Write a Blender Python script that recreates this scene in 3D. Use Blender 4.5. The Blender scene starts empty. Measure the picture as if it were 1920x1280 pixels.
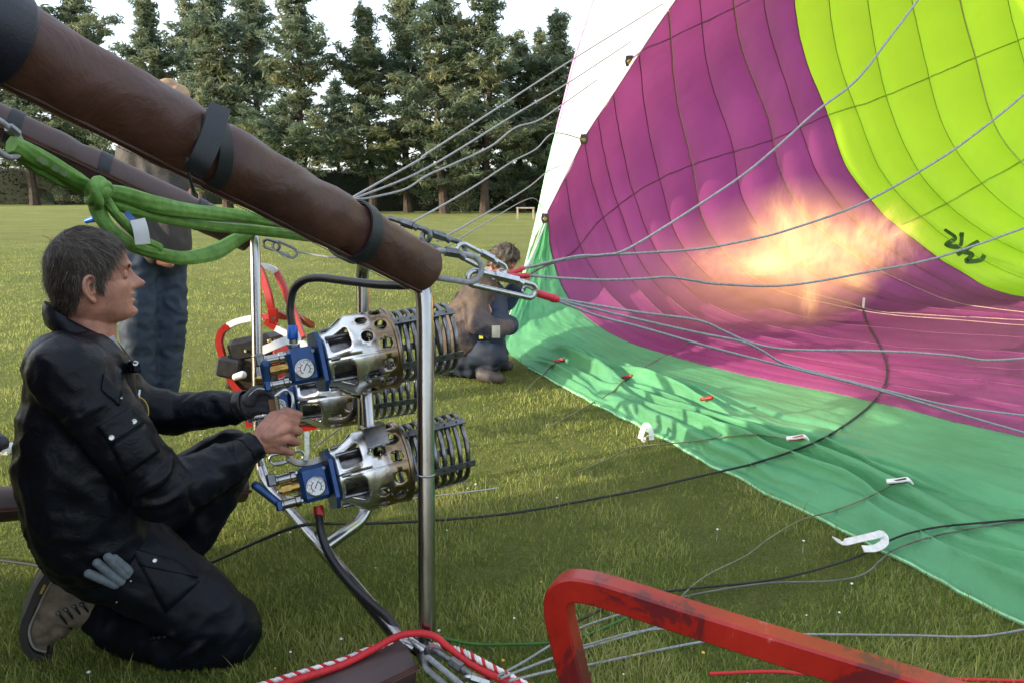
import bpy, bmesh, math, random
import numpy as np
from mathutils import Vector, Matrix, noise
from mathutils.bvhtree import BVHTree
from mathutils.geometry import delaunay_2d_cdt
S = bpy.context.scene
COL = S.collection
# ---------------------------------------------------------------- camera
F = 1400.0; AP = math.radians(11.11); CH = 1.12
cam_d = bpy.data.cameras.new('camera'); cam = bpy.data.objects.new('camera', cam_d); COL.objects.link(cam)
cam.location = (0, 0, CH); cam.rotation_euler = (math.radians(90) - AP, 0, 0)
cam_d.sensor_width = 36; cam_d.lens = 36 * F / 1920; cam_d.clip_start = .05; cam_d.clip_end = 3000
S.camera = cam
# ---------------------------------------------------------------- sky and sun
SUN_DIR = Vector((.90, .40, -.31)).normalized()           # the way the light travels
w = bpy.data.worlds.new('World'); S.world = w; w.use_nodes = True
nt = w.node_tree; bg = nt.nodes['Background']; sky = nt.nodes.new('ShaderNodeTexSky')
sky.sky_type = 'NISHITA'; sky.sun_disc = False
sky.sun_elevation = math.asin(-SUN_DIR.z); sky.sun_rotation = math.atan2(-SUN_DIR.x, -SUN_DIR.y)
sky.air_density = 1.0; sky.dust_density = 2.5; sky.ozone_density = 1.5
nt.links.new(sky.outputs[0], bg.inputs[0]); bg.inputs[1].default_value = .15
veil = nt.nodes.new('ShaderNodeBackground'); veil.inputs[0].default_value = (.93, .97, 1, 1); veil.inputs[1].default_value = .58   # thin high white cloud over the whole sky
ads = nt.nodes.new('ShaderNodeAddShader'); nt.links.new(bg.outputs[0], ads.inputs[0]); nt.links.new(veil.outputs[0], ads.inputs[1]); nt.links.new(ads.outputs[0], nt.nodes['World Output'].inputs[0])
sd = bpy.data.lights.new('sun', 'SUN'); sd.energy = 4.3; sd.angle = math.radians(.6); sd.color = (1, .86, .66)
sun = bpy.data.objects.new('sun', sd); COL.objects.link(sun)
sun.rotation_euler = SUN_DIR.to_track_quat('-Z', 'Y').to_euler(); sun.location = (-30, -14, 12)
S.view_settings.view_transform = 'Standard'; S.view_settings.look = 'None'
S.view_settings.exposure = 0.70; S.view_settings.gamma = 1
S.cycles.use_denoising = True; S.cycles.max_bounces = 8; S.cycles.transparent_max_bounces = 12
S.cycles.caustics_reflective = False; S.cycles.caustics_refractive = False
S.cycles.volume_step_rate = 2.0
random.seed(7); rng = np.random.default_rng(7)
# ---------------------------------------------------------------- helpers
SA, CA = math.sin(AP), math.cos(AP)
def V(px, py, d):
    "the point seen at photo pixel (px,py) at depth d along the lens axis"
    u = (px - 960) / F; v = (py - 640) / F
    return Vector((u * d, d * (CA - v * SA), CH - d * (SA + v * CA)))
def G(px, py, h=0.0):
    v = (py - 640) / F
    return V(px, py, (CH - h) / (SA + v * CA))
HD = {}
def tag(o, label=None, cat=None, group=None, kind=None):
    if label: o['label'] = label
    if cat: o['category'] = cat
    if group: o['group'] = group
    if kind: o['kind'] = kind
    return o
def empty(name, loc, label=None, cat=None, group=None):
    o = bpy.data.objects.new(name, None); COL.objects.link(o); o.location = loc; o.empty_display_size = .1
    return tag(o, label, cat, group)
def cr(pts, n=8, closed=False):
    "Catmull-Rom through points"
    P = [Vector(p) for p in pts]; m = len(P); out = []
    rngi = range(m) if closed else range(m - 1)
    for i in rngi:
        if closed: a, b, c, d = P[i - 1], P[i], P[(i + 1) % m], P[(i + 2) % m]
        else:
            b, c = P[i], P[i + 1]; a = P[i - 1] if i else b * 2 - c; d = P[i + 2] if i + 2 < m else c * 2 - b
        for k in range(n):
            t = k / n
            out.append(.5 * ((2 * b) + (c - a) * t + (2 * a - 5 * b + 4 * c - d) * t * t + (3 * b - a - 3 * c + d) * t ** 3))
    if not closed: out.append(P[-1].copy())
    return out
def frame_of(ax):
    ax = Vector(ax).normalized(); r = Vector((0, 0, 1)) if abs(ax.z) < .9 else Vector((1, 0, 0))
    x = r.cross(ax).normalized(); y = ax.cross(x)
    return Matrix((x, y, ax)).transposed()
class MB:
    def __init__(s): s.v = []; s.f = []
    def add(s, v, f):
        b = len(s.v); s.v += [tuple(p) for p in v]; s.f += [tuple(i + b for i in q) for q in f]; return s
    def box(s, c, h, R=None, bev=0):
        R = R or Matrix.Identity(3); c = Vector(c)
        if bev:
            hx, hy, hz = h; v = []; f = []
            prof = [(hx - bev, -hy), (hx, -hy + bev), (hx, hy - bev), (hx - bev, hy), (-hx + bev, hy), (-hx, hy - bev), (-hx, -hy + bev), (-hx + bev, -hy)]
            for z, k in ((-hz, .0), (-hz + bev, 1), (hz - bev, 1), (hz, 0)):
                for x, y in prof:
                    q = 1 - (1 - k) * bev / max(hx, hy)
                    v.append(c + R @ Vector((x * q, y * q, z)))
            for j in range(3):
                for i in range(8): f.append((j * 8 + i, j * 8 + (i + 1) % 8, (j + 1) * 8 + (i + 1) % 8, (j + 1) * 8 + i))
            f.append(tuple(range(7, -1, -1))); f.append(tuple(range(24, 32)))
            return s.add(v, f)
        v = [c + R @ Vector((x * h[0], y * h[1], z * h[2])) for x in (-1, 1) for y in (-1, 1) for z in (-1, 1)]
        return s.add(v, [(0, 1, 3, 2), (4, 6, 7, 5), (0, 4, 5, 1), (2, 3, 7, 6), (0, 2, 6, 4), (1, 5, 7, 3)])
    def sweep(s, pts, prof, up=None, closed=False, scale=None):
        "sweep a 2-D profile (side, up) along points"
        P = [Vector(p) for p in pts]; n = len(P); m = len(prof); v = []; nrm = None
        for i in range(n):
            if closed: t = P[(i + 1) % n] - P[i - 1]
            else: t = P[min(i + 1, n - 1)] - P[max(i - 1, 0)]
            t.normalize()
            if up is not None:
                u = Vector(up[i] if isinstance(up, list) else up); u = (u - t * u.dot(t)).normalized()
            else:
                if nrm is None:
                    u = Vector((0, 0, 1)) if abs(t.z) < .9 else Vector((1, 0, 0))
                else: u = nrm
                u = (u - t * u.dot(t)).normalized(); nrm = u
            sd_ = t.cross(u); k = scale[i] if scale is not None else 1
            for a, b in prof: v.append(P[i] + (sd_ * a + u * b) * k)
        f = []
        for i in range(n if closed else n - 1):
            j = (i + 1) % n
            for q in range(m): f.append((i * m + q, i * m + (q + 1) % m, j * m + (q + 1) % m, j * m + q))
        if not closed: f.append(tuple(range(m - 1, -1, -1))); f.append(tuple(range((n - 1) * m, n * m)))
        return s.add(v, f)
    def tube(s, pts, r, seg=8, closed=False):
        prof = [(math.cos(2 * math.pi * k / seg), math.sin(2 * math.pi * k / seg)) for k in range(seg)]
        sc = [r] * len(pts) if not hasattr(r, '__len__') else r
        return s.sweep(pts, prof, None, closed, sc)
    def strap(s, pts, wd, th, up, closed=False):
        a, b = wd / 2, th / 2
        return s.sweep(pts, [(-a, -b), (a, -b), (a, b), (-a, b)], up, closed)
    def lathe(s, prof, o=(0, 0, 0), ax=(0, 0, 1), seg=24, caps=True, a0=0, a1=2 * math.pi):
        M = frame_of(ax); o = Vector(o); v = []; f = []; m = len(prof); full = abs(a1 - a0 - 2 * math.pi) < 1e-6
        ns = seg if full else seg + 1
        for r, z in prof:
            for k in range(ns):
                t = a0 + (a1 - a0) * k / seg; v.append(o + M @ Vector((r * math.cos(t), r * math.sin(t), z)))
        for j in range(m - 1):
            for k in range(seg): k2 = (k + 1) % ns if full else k + 1; f.append((j * ns + k, j * ns + k2, (j + 1) * ns + k2, (j + 1) * ns + k))
        if caps and full:
            if prof[0][0] > 1e-6: f.append(tuple(range(ns - 1, -1, -1)))
            if prof[-1][0] > 1e-6: f.append(tuple(range((m - 1) * ns, m * ns)))
        return s.add(v, f)
    def cyl(s, a, b, r, seg=16, r2=None):
        a = Vector(a); b = Vector(b); L = (b - a).length
        return s.lathe([(r, 0), (r if r2 is None else r2, L)], a, b - a, seg)
    def ball(s, c, r, R=None, seg=14, ring=9):
        r = (r, r, r) if not hasattr(r, '__len__') else r; R = R or Matrix.Identity(3); c = Vector(c); v = []; f = []
        for j in range(ring + 1):
            p = math.pi * j / ring
            for k in range(seg):
                t = 2 * math.pi * k / seg
                v.append(c + R @ Vector((r[0] * math.sin(p) * math.cos(t), r[1] * math.sin(p) * math.sin(t), -r[2] * math.cos(p))))
        for j in range(ring):
            for k in range(seg): f.append((j * seg + k, j * seg + (k + 1) % seg, (j + 1) * seg + (k + 1) % seg, (j + 1) * seg + k))
        return s.add(v, f)
    def cap(s, a, b, ra, rb, seg=14):
        "tapered capsule"
        a = Vector(a); b = Vector(b)
        s.ball(a, ra, seg=seg); s.ball(b, rb, seg=seg); s.lathe([(ra, 0), (rb, (b - a).length)], a, b - a, seg); return s
    def chain(s, pts, rs):
        for i in range(len(pts) - 1): s.cap(pts[i], pts[i + 1], rs[i], rs[i + 1])
        return s
    def build(s, name, m=None, parent=None, smooth=35):
        me = bpy.data.meshes.new(name); me.from_pydata(s.v, [], s.f); me.update()
        return link(name, me, m, parent, smooth)
def link(name, me, m=None, parent=None, smooth=35):
    o = bpy.data.objects.new(name, me); COL.objects.link(o)
    if m and not me.materials: me.materials.append(m)
    if smooth:
        me.shade_smooth()
        if smooth < 170: me.set_sharp_from_angle(angle=math.radians(smooth))
    if parent:
        o.parent = parent; o.matrix_parent_inverse = pworld(parent).inverted()
    return o
def pworld(o):
    M = o.matrix_basis.copy()
    if o.parent: M = pworld(o.parent) @ o.matrix_parent_inverse @ M
    return M
def clone(o, parent=None):
    c = o.copy(); COL.objects.link(c); c.parent = parent
    for ch in list(o.children): clone(ch, c)
    return c
def npmesh(name, v, f, m=None, parent=None, smooth=0):
    "v (n,3) array, f (m,3|4) array"
    me = bpy.data.meshes.new(name); v = np.asarray(v, np.float32); f = np.asarray(f, np.int32); k = f.shape[1]
    me.vertices.add(len(v)); me.vertices.foreach_set('co', v.ravel()); me.loops.add(f.size); me.loops.foreach_set('vertex_index', f.ravel())
    me.polygons.add(len(f)); me.polygons.foreach_set('loop_start', np.arange(0, f.size, k, dtype=np.int32)); me.polygons.foreach_set('loop_total', np.full(len(f), k, np.int32))
    me.update(calc_edges=True)
    return link(name, me, m, parent, smooth)
def fuse(mb, name, m, parent, voxel=.008, sm=6, disp=None, tmp='tmp'):
    "voxel-fuse overlapping shapes into one continuous skin, smooth, optional displacement(co,no)->float"
    me = bpy.data.meshes.new(tmp); me.from_pydata(mb.v, [], mb.f); o = bpy.data.objects.new(tmp, me); COL.objects.link(o)
    r = o.modifiers.new('r', 'REMESH'); r.mode = 'VOXEL'; r.voxel_size = voxel
    s_ = o.modifiers.new('s', 'SMOOTH'); s_.iterations = sm; s_.factor = .5
    dg = bpy.context.evaluated_depsgraph_get(); me2 = bpy.data.meshes.new_from_object(o.evaluated_get(dg))
    bpy.data.objects.remove(o); bpy.data.meshes.remove(me); me2.name = name
    if disp:
        cs = [v.co.copy() for v in me2.vertices]; ns = [v.normal.copy() for v in me2.vertices]
        me2.vertices.foreach_set('co', np.array([c + n * disp(c, n) for c, n in zip(cs, ns)], np.float32).ravel()); me2.update()
    me2.materials.clear()
    return link(name, me2, m, parent, 175)
def bvh(o):
    me = o.data; return BVHTree.FromPolygons([v.co for v in me.vertices], [p.vertices for p in me.polygons])
CAMP = Vector((0, 0, CH))
# ---------------------------------------------------------------- materials
def node_mat(name):
    m = bpy.data.materials.new(name); m.use_nodes = True; return m, m.node_tree, m.node_tree.nodes['Principled BSDF']
def N(nt, t, **k):
    n = nt.nodes.new(t)
    for a, b in k.items():
        if a.startswith('i_'): n.inputs[a[2:].replace('_', ' ')].default_value = b
        else: setattr(n, a, b)
    return n
def c4(c): return (c[0], c[1], c[2], 1)
def mat(name, col, rough=.5, metal=0, var=.25, vs=18, bump=0, bs=80, col2=None, rvar=.1, spec=.5, dist=.0, stretch=None, lo=.35, hi=.65):
    m, nt, p = node_mat(name)
    tc = N(nt, 'ShaderNodeTexCoord'); src = tc.outputs['Object']
    if stretch:
        mp = N(nt, 'ShaderNodeMapping'); mp.inputs['Scale'].default_value = stretch; nt.links.new(src, mp.inputs[0]); src = mp.outputs[0]
    n = N(nt, 'ShaderNodeTexNoise', i_Scale=vs, i_Detail=6, i_Roughness=.6, i_Distortion=dist); nt.links.new(src, n.inputs['Vector'])
    r = N(nt, 'ShaderNodeValToRGB'); r.color_ramp.elements[0].position = lo; r.color_ramp.elements[1].position = hi
    c2 = col2 or tuple(min(1, x * (1 + var)) for x in col)
    r.color_ramp.elements[0].color = c4(tuple(x * (1 - var) for x in col) if not col2 else col); r.color_ramp.elements[1].color = c4(c2)
    nt.links.new(n.outputs['Fac'], r.inputs[0]); nt.links.new(r.outputs[0], p.inputs['Base Color'])
    mr = N(nt, 'ShaderNodeMapRange'); mr.inputs['To Min'].default_value = max(0, rough - rvar); mr.inputs['To Max'].default_value = min(1, rough + rvar)
    nt.links.new(n.outputs['Fac'], mr.inputs['Value']); nt.links.new(mr.outputs[0], p.inputs['Roughness'])
    p.inputs['Metallic'].default_value = metal; p.inputs['Specular IOR Level'].default_value = spec
    if bump:
        b = N(nt, 'ShaderNodeTexNoise', i_Scale=bs, i_Detail=5, i_Roughness=.6, i_Distortion=dist); nt.links.new(src, b.inputs['Vector'])
        bp = N(nt, 'ShaderNodeBump', i_Strength=1.0, i_Distance=bump); nt.links.new(b.outputs['Fac'], bp.inputs['Height']); nt.links.new(bp.outputs[0], p.inputs['Normal'])
    return m
def fabric(name, col, trans=.45, var=.12, vs=3, bump=.004, bs=12, rough=.6):
    m = mat(name, col, rough, 0, var, vs, bump, bs, rvar=.05)
    nt = m.node_tree; p = nt.nodes['Principled BSDF']; out = nt.nodes['Material Output']
    tr = N(nt, 'ShaderNodeBsdfTranslucent'); mx = N(nt, 'ShaderNodeMixShader'); mx.inputs[0].default_value = trans
    nt.links.new(p.inputs['Base Color'].links[0].from_socket, tr.inputs[0])
    nt.links.new(p.outputs[0], mx.inputs[1]); nt.links.new(tr.outputs[0], mx.inputs[2]); nt.links.new(mx.outputs[0], out.inputs[0])
    return m
M = {}
M['steel'] = mat('brushed_steel', (.36, .36, .37), .22, 1, .12, 30, .0003, 200, rvar=.08, stretch=(1, 1, .15))
M['cable'] = mat('cable_grey', (.25, .26, .28), .5, .0, .25, 120, .0006, 900)
M['zinc'] = mat('zinc_plated', (.46, .48, .50), .28, 1, .15, 60, .0003, 150)
M['darkmetal'] = mat('dark_link', (.16, .17, .18), .4, .8, .3, 60, .0005, 120)
M['coil'] = mat('coil_metal', (.19, .19, .20), .30, 1, .35, 40, .0004, 100)
M['leather'] = mat('brown_leather', (.052, .020, .017), .50, 0, .3, 7, .0055, 11, col2=(.084, .034, .027), dist=1.0, rvar=.12, spec=.4)
M['leather2'] = mat('plum_leather', (.06, .034, .034), .5, 0, .25, 9, .002, 14, dist=.5)
M['strap'] = mat('black_webbing', (.010, .013, .020), .55, 0, .3, 60, .0005, 500)
M['navy'] = mat('navy_cordura', (.006, .006, .022), .5, 0, .3, 60, .0005, 300)
M['rubber'] = mat('black_rubber', (.012, .013, .016), .38, 0, .2, 40, .0003, 200)
M['blue'] = mat('blue_anodised', (.022, .065, .19), .34, .45, .2, 40, .0003, 150)
M['bluehose'] = mat('blue_fitting', (.02, .12, .5), .35, .2, .1, 40)
M['brass'] = mat('brass', (.42, .27, .08), .3, 1, .25, 60, .0004, 150)
M['red'] = mat('red_paint', (.30, .010, .006), .36, 0, .12, 25, .0003, 80)
M['redsleeve'] = mat('red_sleeve', (.55, .02, .05), .45, 0, .15, 60, .0006, 200)
M['redrope'] = mat('red_rope', (.50, .012, .02), .6, 0, .2, 150, .0006, 600)
M['white'] = mat('white_plastic', (.72, .73, .75), .45, 0, .08, 30, .0003, 100)
M['whitestrap'] = mat('white_webbing', (.70, .69, .66), .7, 0, .12, 60, .0006, 400)
M['black'] = mat('black_plastic', (.014, .014, .016), .42, 0, .25, 40, .0004, 150)
M['sling'] = mat('green_sling', (.060, .17, .022), .65, 0, .3, 30, .0018, 90, col2=(.13, .28, .05), stretch=(1, 1, 1))
M['darkrope'] = mat('dark_rope', (.012, .016, .014), .7, 0, .3, 200, .0006, 800)
M['greenrope'] = mat('green_cord', (.03, .12, .02), .7, 0, .3, 200, .0006, 800)
M['wood'] = mat('handle_wood', (.16, .075, .03), .5, 0, .4, 30, .0004, 120, stretch=(1, 1, .2))
M['oldwood'] = mat('weathered_wood', (.30, .26, .2), .8, 0, .3, 10, .003, 40)
# ================================================================ ground
def terrain():
    n = 90; R = []; 
    rad = [0] + [1.2 * 1.085 ** k for k in range(78)]
    v = [(0, 3, 0)]; f = []; na = 64
    for j, r in enumerate(rad[1:]):
        for k in range(na):
            t = 2 * math.pi * k / na; x = r * math.cos(t); y = 3 + r * math.sin(t)
            z = 0.0
            if r > 8: z += (noise.noise(Vector((x * .06, y * .06, 3))) * .12) * min(1, (r - 8) / 20)
            v.append((x, y, z))
    for k in range(na): f.append((0, 1 + k, 1 + (k + 1) % na))
    for j in range(len(rad) - 2):
        for k in range(na): a = 1 + j * na; b = a + na; f.append((a + k, b + k, b + (k + 1) % na, a + (k + 1) % na))
    m, nt, p = node_mat('meadow_turf')
    tc = N(nt, 'ShaderNodeTexCoord'); L = nt.links
    n1 = N(nt, 'ShaderNodeTexNoise', i_Scale=.55, i_Detail=5, i_Roughness=.65); n2 = N(nt, 'ShaderNodeTexNoise', i_Scale=9, i_Detail=8, i_Roughness=.75); n3 = N(nt, 'ShaderNodeTexNoise', i_Scale=120, i_Detail=4, i_Roughness=.8)
    for q in (n1, n2, n3): L.new(tc.outputs['Object'], q.inputs['Vector'])
    r1 = N(nt, 'ShaderNodeValToRGB'); e = r1.color_ramp.elements; e[0].position = .34; e[0].color = (.18, .235, .055, 1); e[1].position = .66; e[1].color = (.36, .36, .13, 1)
    L.new(n1.outputs[0], r1.inputs[0])
    r2 = N(nt, 'ShaderNodeValToRGB'); e = r2.color_ramp.elements; e[0].position = .3; e[0].color = (.085, .125, .028, 1); e[1].position = .7; e[1].color = (.33, .33, .13, 1)
    L.new(n2.outputs[0], r2.inputs[0])
    mx = N(nt, 'ShaderNodeMix', data_type='RGBA'); mx.inputs[0].default_value = .5; L.new(r1.outputs[0], mx.inputs[6]); L.new(r2.outputs[0], mx.inputs[7])
    m2 = N(nt, 'ShaderNodeMix', data_type='RGBA', blend_type='MULTIPLY'); m2.inputs[0].default_value = .7
    r3 = N(nt, 'ShaderNodeValToRGB'); e = r3.color_ramp.elements; e[0].position = .3; e[0].color = (.3, .3, .3, 1); e[1].position = .65; e[1].color = (1.3, 1.3, 1.1, 1); L.new(n3.outputs[0], r3.inputs[0])
    L.new(mx.outputs[2], m2.inputs[6]); L.new(r3.outputs[0], m2.inputs[7]); L.new(m2.outputs[2], p.inputs['Base Color'])
    p.inputs['Roughness'].default_value = .9; p.inputs['Specular IOR Level'].default_value = .15
    ad = N(nt, 'ShaderNodeMath', operation='ADD'); L.new(n2.outputs[0], ad.inputs[0]); L.new(n3.outputs[0], ad.inputs[1])
    b = N(nt, 'ShaderNodeBump', i_Strength=1.0, i_Distance=.05); L.new(ad.outputs[0], b.inputs['Height']); L.new(b.outputs[0], p.inputs['Normal'])
    mb = MB(); mb.add(v, f); o = mb.build('ground', m, None, 170); tag(o, kind='structure')
terrain()
LIPX = [(-9e3, -9e3), (930, -9e3), (945, 655), (1080, 738), (1200, 800), (1400, 905), (1650, 1028), (1920, 1168), (2500, 1450), (9e3, 4600)]
def lip_y(px): return np.interp(px, [a for a, b in LIPX], [b for a, b in LIPX])
def blades(name, nb, d0, d1, hmin, hmax, wd, label, seedv, lean=.5):
    g = np.random.default_rng(seedv)
    # more blades close by, thinning out with distance
    u = g.random(nb); y = (d0 ** -.4 + u * (d1 ** -.4 - d0 ** -.4)) ** (-2.5); x = (g.random(nb) * 2 - 1) * (.74 * y + .25)
    den = CA * y + SA * CH; px = 960 + F * x / den; dcam = y * CA + CH * SA; py = 640 + F * (CH * CA - y * SA) / dcam
    px = 960 + F * x / dcam
    keep = ~((px > 935) & (py < lip_y(px) + 4))
    x = x[keep]; y = y[keep]; n = len(x)
    cl = np.array([noise.noise(Vector((a * 2.1, b * 2.1, 5.))) + .7 * noise.noise(Vector((a * 7., b * 7., 1.))) for a, b in zip(x[::1], y[::1])]) if n < 400000 else np.zeros(n)
    h = (hmin + (hmax - hmin) * g.random(n) ** 1.7) * np.clip(.85 + .75 * cl, .35, 1.9)
    sc = np.clip(y / 3.2, .8, 3.0)
    az = g.random(n) * 2 * np.pi; ln = h * (.15 + lean * g.random(n)); wdt = wd * sc * (.6 + .8 * g.random(n))
    dx = np.cos(az); dy = np.sin(az); fa = g.random(n) * 2 * np.pi; fx = np.cos(fa) * wdt / 2; fy = np.sin(fa) * wdt / 2
    z0 = -.004
    a = np.stack([x - fx, y - fy, np.full(n, z0)], 1); b = np.stack([x + fx, y + fy, np.full(n, z0)], 1)
    mx_, my_ = x + dx * ln * .35, y + dy * ln * .35
    c = np.stack([mx_ + fx * .8, my_ + fy * .8, h * .6], 1); d = np.stack([mx_ - fx * .8, my_ - fy * .8, h * .6], 1)
    e = np.stack([x + dx * ln, y + dy * ln, h * (.98)], 1)
    v = np.stack([a, b, c, d, e], 1).reshape(-1, 3); i = np.arange(n) * 5
    f = np.concatenate([np.stack([i, i + 1, i + 2], 1), np.stack([i, i + 2, i + 3], 1), np.stack([i + 3, i + 2, i + 4], 1)])
    o = npmesh(name, v, f, None, None, 0)
    at = o.data.attributes.new('tint', 'FLOAT', 'POINT'); tv = np.clip(.5 + .30 * cl + .20 * g.standard_normal(n), 0, 1); at.data.foreach_set('value', np.repeat(tv, 5).astype(np.float32))
    tag(o, label, 'grass', kind='stuff'); return o
gm, nt, p = node_mat('grass_blade')
at = N(nt, 'ShaderNodeAttribute', attribute_name='tint'); r = N(nt, 'ShaderNodeValToRGB'); nt.links.new(at.outputs['Fac'], r.inputs[0])
e = r.color_ramp.elements; e[0].position = 0; e[0].color = (.095, .165, .026, 1); e[1].position = 1; e[1].color = (.52, .47, .22, 1)
q = e.new(.45); q.color = (.215, .290, .055, 1); q = e.new(.8); q.color = (.44, .46, .14, 1)
nt.links.new(r.outputs[0], p.inputs['Base Color']); p.inputs['Roughness'].default_value = .55; p.inputs['Specular IOR Level'].default_value = .3
tr = N(nt, 'ShaderNodeBsdfTranslucent'); ms = N(nt, 'ShaderNodeMixShader'); ms.inputs[0].default_value = .4
nt.links.new(r.outputs[0], tr.inputs[0]); nt.links.new(p.outputs[0], ms.inputs[1]); nt.links.new(tr.outputs[0], ms.inputs[2]); nt.links.new(ms.outputs[0], nt.nodes['Material Output'].inputs[0])
for args in [('grass', 380000, 1.25, 18, .008, .032, .0026, 'short trodden meadow grass covering the field around the burner', 1, .9), ('tall_grass', 5000, 1.3, 8, .035, .085, .0024, 'longer wispy grass stalks standing above the short turf', 2, .6)]:
    o = blades(*args); o.data.materials.append(gm)
# daisies and buttercups
def flowers(name, col, n, seedv, label):
    g = random.Random(seedv); mb = MB()
    for _ in range(n):
        y = 1.5 + 7 * g.random() ** 1.3; x = g.uniform(-.72, .72) * y; dc = y * CA + CH * SA; px = 960 + F * x / dc; py = 640 + F * (CH * CA - y * SA) / dc
        if px > 935 and py < lip_y(px) + 6: continue
        h = g.uniform(.02, .045); r_ = g.uniform(.0025, .0048)
        mb.ball((x, y, h), (r_, r_, r_ * .55), seg=6, ring=4)
        mb.add([(x - .0006, y, 0), (x + .0006, y, 0), (x, y, h)], [(0, 1, 2)])
    tag(mb.build(name, mat(name + '_petal', col, .6, 0, .1)), label, 'flowers', kind='stuff')
flowers('daisies', (.78, .78, .74), 130, 3, 'tiny white daisies dotted through the grass')
flowers('buttercups', (.62, .40, .03), 70, 4, 'tiny yellow buttercups dotted through the grass')
# ================================================================ far hedge, fields, trees
m_hedge = mat('hedge_leaf', (.0100, .018, .008), .9, 0, .4, 3, .0, 20)
def leaf_cloud(g, c, rad, n, size, flat=1.0, out=None, el=1.0):
    "n little leaf quads spread inside an ellipsoid"
    p_ = g.standard_normal((n, 3)); p_ /= np.linalg.norm(p_, axis=1)[:, None]; p_ *= (g.random(n) ** .45)[:, None]
    P_ = p_ * np.array(rad) + np.array(c)
    a = g.standard_normal((n, 3)); a[:, 2] *= flat; a /= np.linalg.norm(a, axis=1)[:, None]; b = np.cross(a, g.standard_normal((n, 3))); b /= np.linalg.norm(b, axis=1)[:, None]
    s1 = (size * (.5 + g.random(n)))[:, None]; a = a * s1 * el; b = b * s1 * .42
    out.append(np.stack([P_ - a, P_ - b * .9, P_ + a, P_ + b * .9], 1).reshape(-1, 3))
def quads(name, chunks, m, parent=None):
    v = np.concatenate(chunks); i = np.arange(len(v) // 4) * 4; f = np.stack([i, i + 1, i + 2, i + 3], 1)
    return npmesh(name, v, f, m, parent)
def leafmat(name, dark, mid, light, sc=.9, tr_=.3):
    m, nt, p = node_mat(name); tc = N(nt, 'ShaderNodeTexCoord'); n = N(nt, 'ShaderNodeTexNoise', i_Scale=sc, i_Detail=6, i_Roughness=.75); nt.links.new(tc.outputs['Object'], n.inputs['Vector'])
    r = N(nt, 'ShaderNodeValToRGB'); e = r.color_ramp.elements; e[0].position = .33; e[0].color = c4(dark); e[1].position = .68; e[1].color = c4(light); q = e.new(.5); q.color = c4(mid)
    nt.links.new(n.outputs['Fac'], r.inputs[0]); nt.links.new(r.outputs[0], p.inputs['Base Color']); p.inputs['Roughness'].default_value = .6; p.inputs['Specular IOR Level'].default_value = .25
    t = N(nt, 'ShaderNodeBsdfTranslucent'); ms = N(nt, 'ShaderNodeMixShader'); ms.inputs[0].default_value = tr_
    nt.links.new(r.outputs[0], t.inputs[0]); nt.links.new(p.outputs[0], ms.inputs[1]); nt.links.new(t.outputs[0], ms.inputs[2]); nt.links.new(ms.outputs[0], nt.nodes['Material Output'].inputs[0]); return m
m_needle = leafmat('pine_needles', (.075, .125, .088), (.155, .20, .13), (.36, .34, .15), .5, .45)
m_bark = mat('pine_bark', (.055, .038, .028), .85, 0, .4, 4, .02, 12)
def hedge(x0, x1, y, h, label):
    g = np.random.default_rng(int(abs(x0)) + 5); mb = MB(); nx = int((x1 - x0) / .5); v = []; f = []
    ring = [(0, 0), (-.55, 0), (-.6, h * .5), (-.5, h * .95), (0, h), (.5, h * .95), (.6, h * .5), (.55, 0)]
    root = empty('hedge', (x0 + (x1 - x0) / 2, y, 0), label, 'hedge')
    for i in range(nx + 1):
        x = x0 + (x1 - x0) * i / nx
        for a, b in ring: v.append((x, y + a * 1.1 + .12 * noise.noise(Vector((x, b * 2, a))), b + .10 * noise.noise(Vector((x * .8, a, b)))))
    k = len(ring)
    for i in range(nx):
        for j in range(k): f.append((i * k + j, i * k + (j + 1) % k, (i + 1) * k + (j + 1) % k, (i + 1) * k + j))
    f.append(tuple(range(k))); f.append(tuple(range(nx * k + k - 1, nx * k - 1, -1)))
    mb.add(v, f); mb.build('hedge_body', m_hedge, root, 40)
    n = int((x1 - x0) * 160); P_ = np.stack([g.uniform(x0, x1, n), y + g.uniform(-.75, -.5, n), g.uniform(0, h, n)], 1)
    P2 = np.stack([g.uniform(x0, x1, n // 3), y + g.uniform(-.6, .6, n // 3), h + g.uniform(-.1, .12, n // 3)], 1); P_ = np.concatenate([P_, P2])
    a = g.standard_normal(P_.shape) * .055; b = g.standard_normal(P_.shape) * .035
    o = quads('hedge_leaves', [np.stack([P_ - a, P_ - b, P_ + a, P_ + b], 1).reshape(-1, 3)], m_hedge, root); o['kind'] = 'stuff'
hedge(-90, -24, 88, 4.0, 'long dark clipped hedge closing the field behind the leftmost pines')
hedge(-13.4, 6, 53, 2.65, 'long dark clipped hedge behind the pines, ending at the white balloon fabric')
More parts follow.
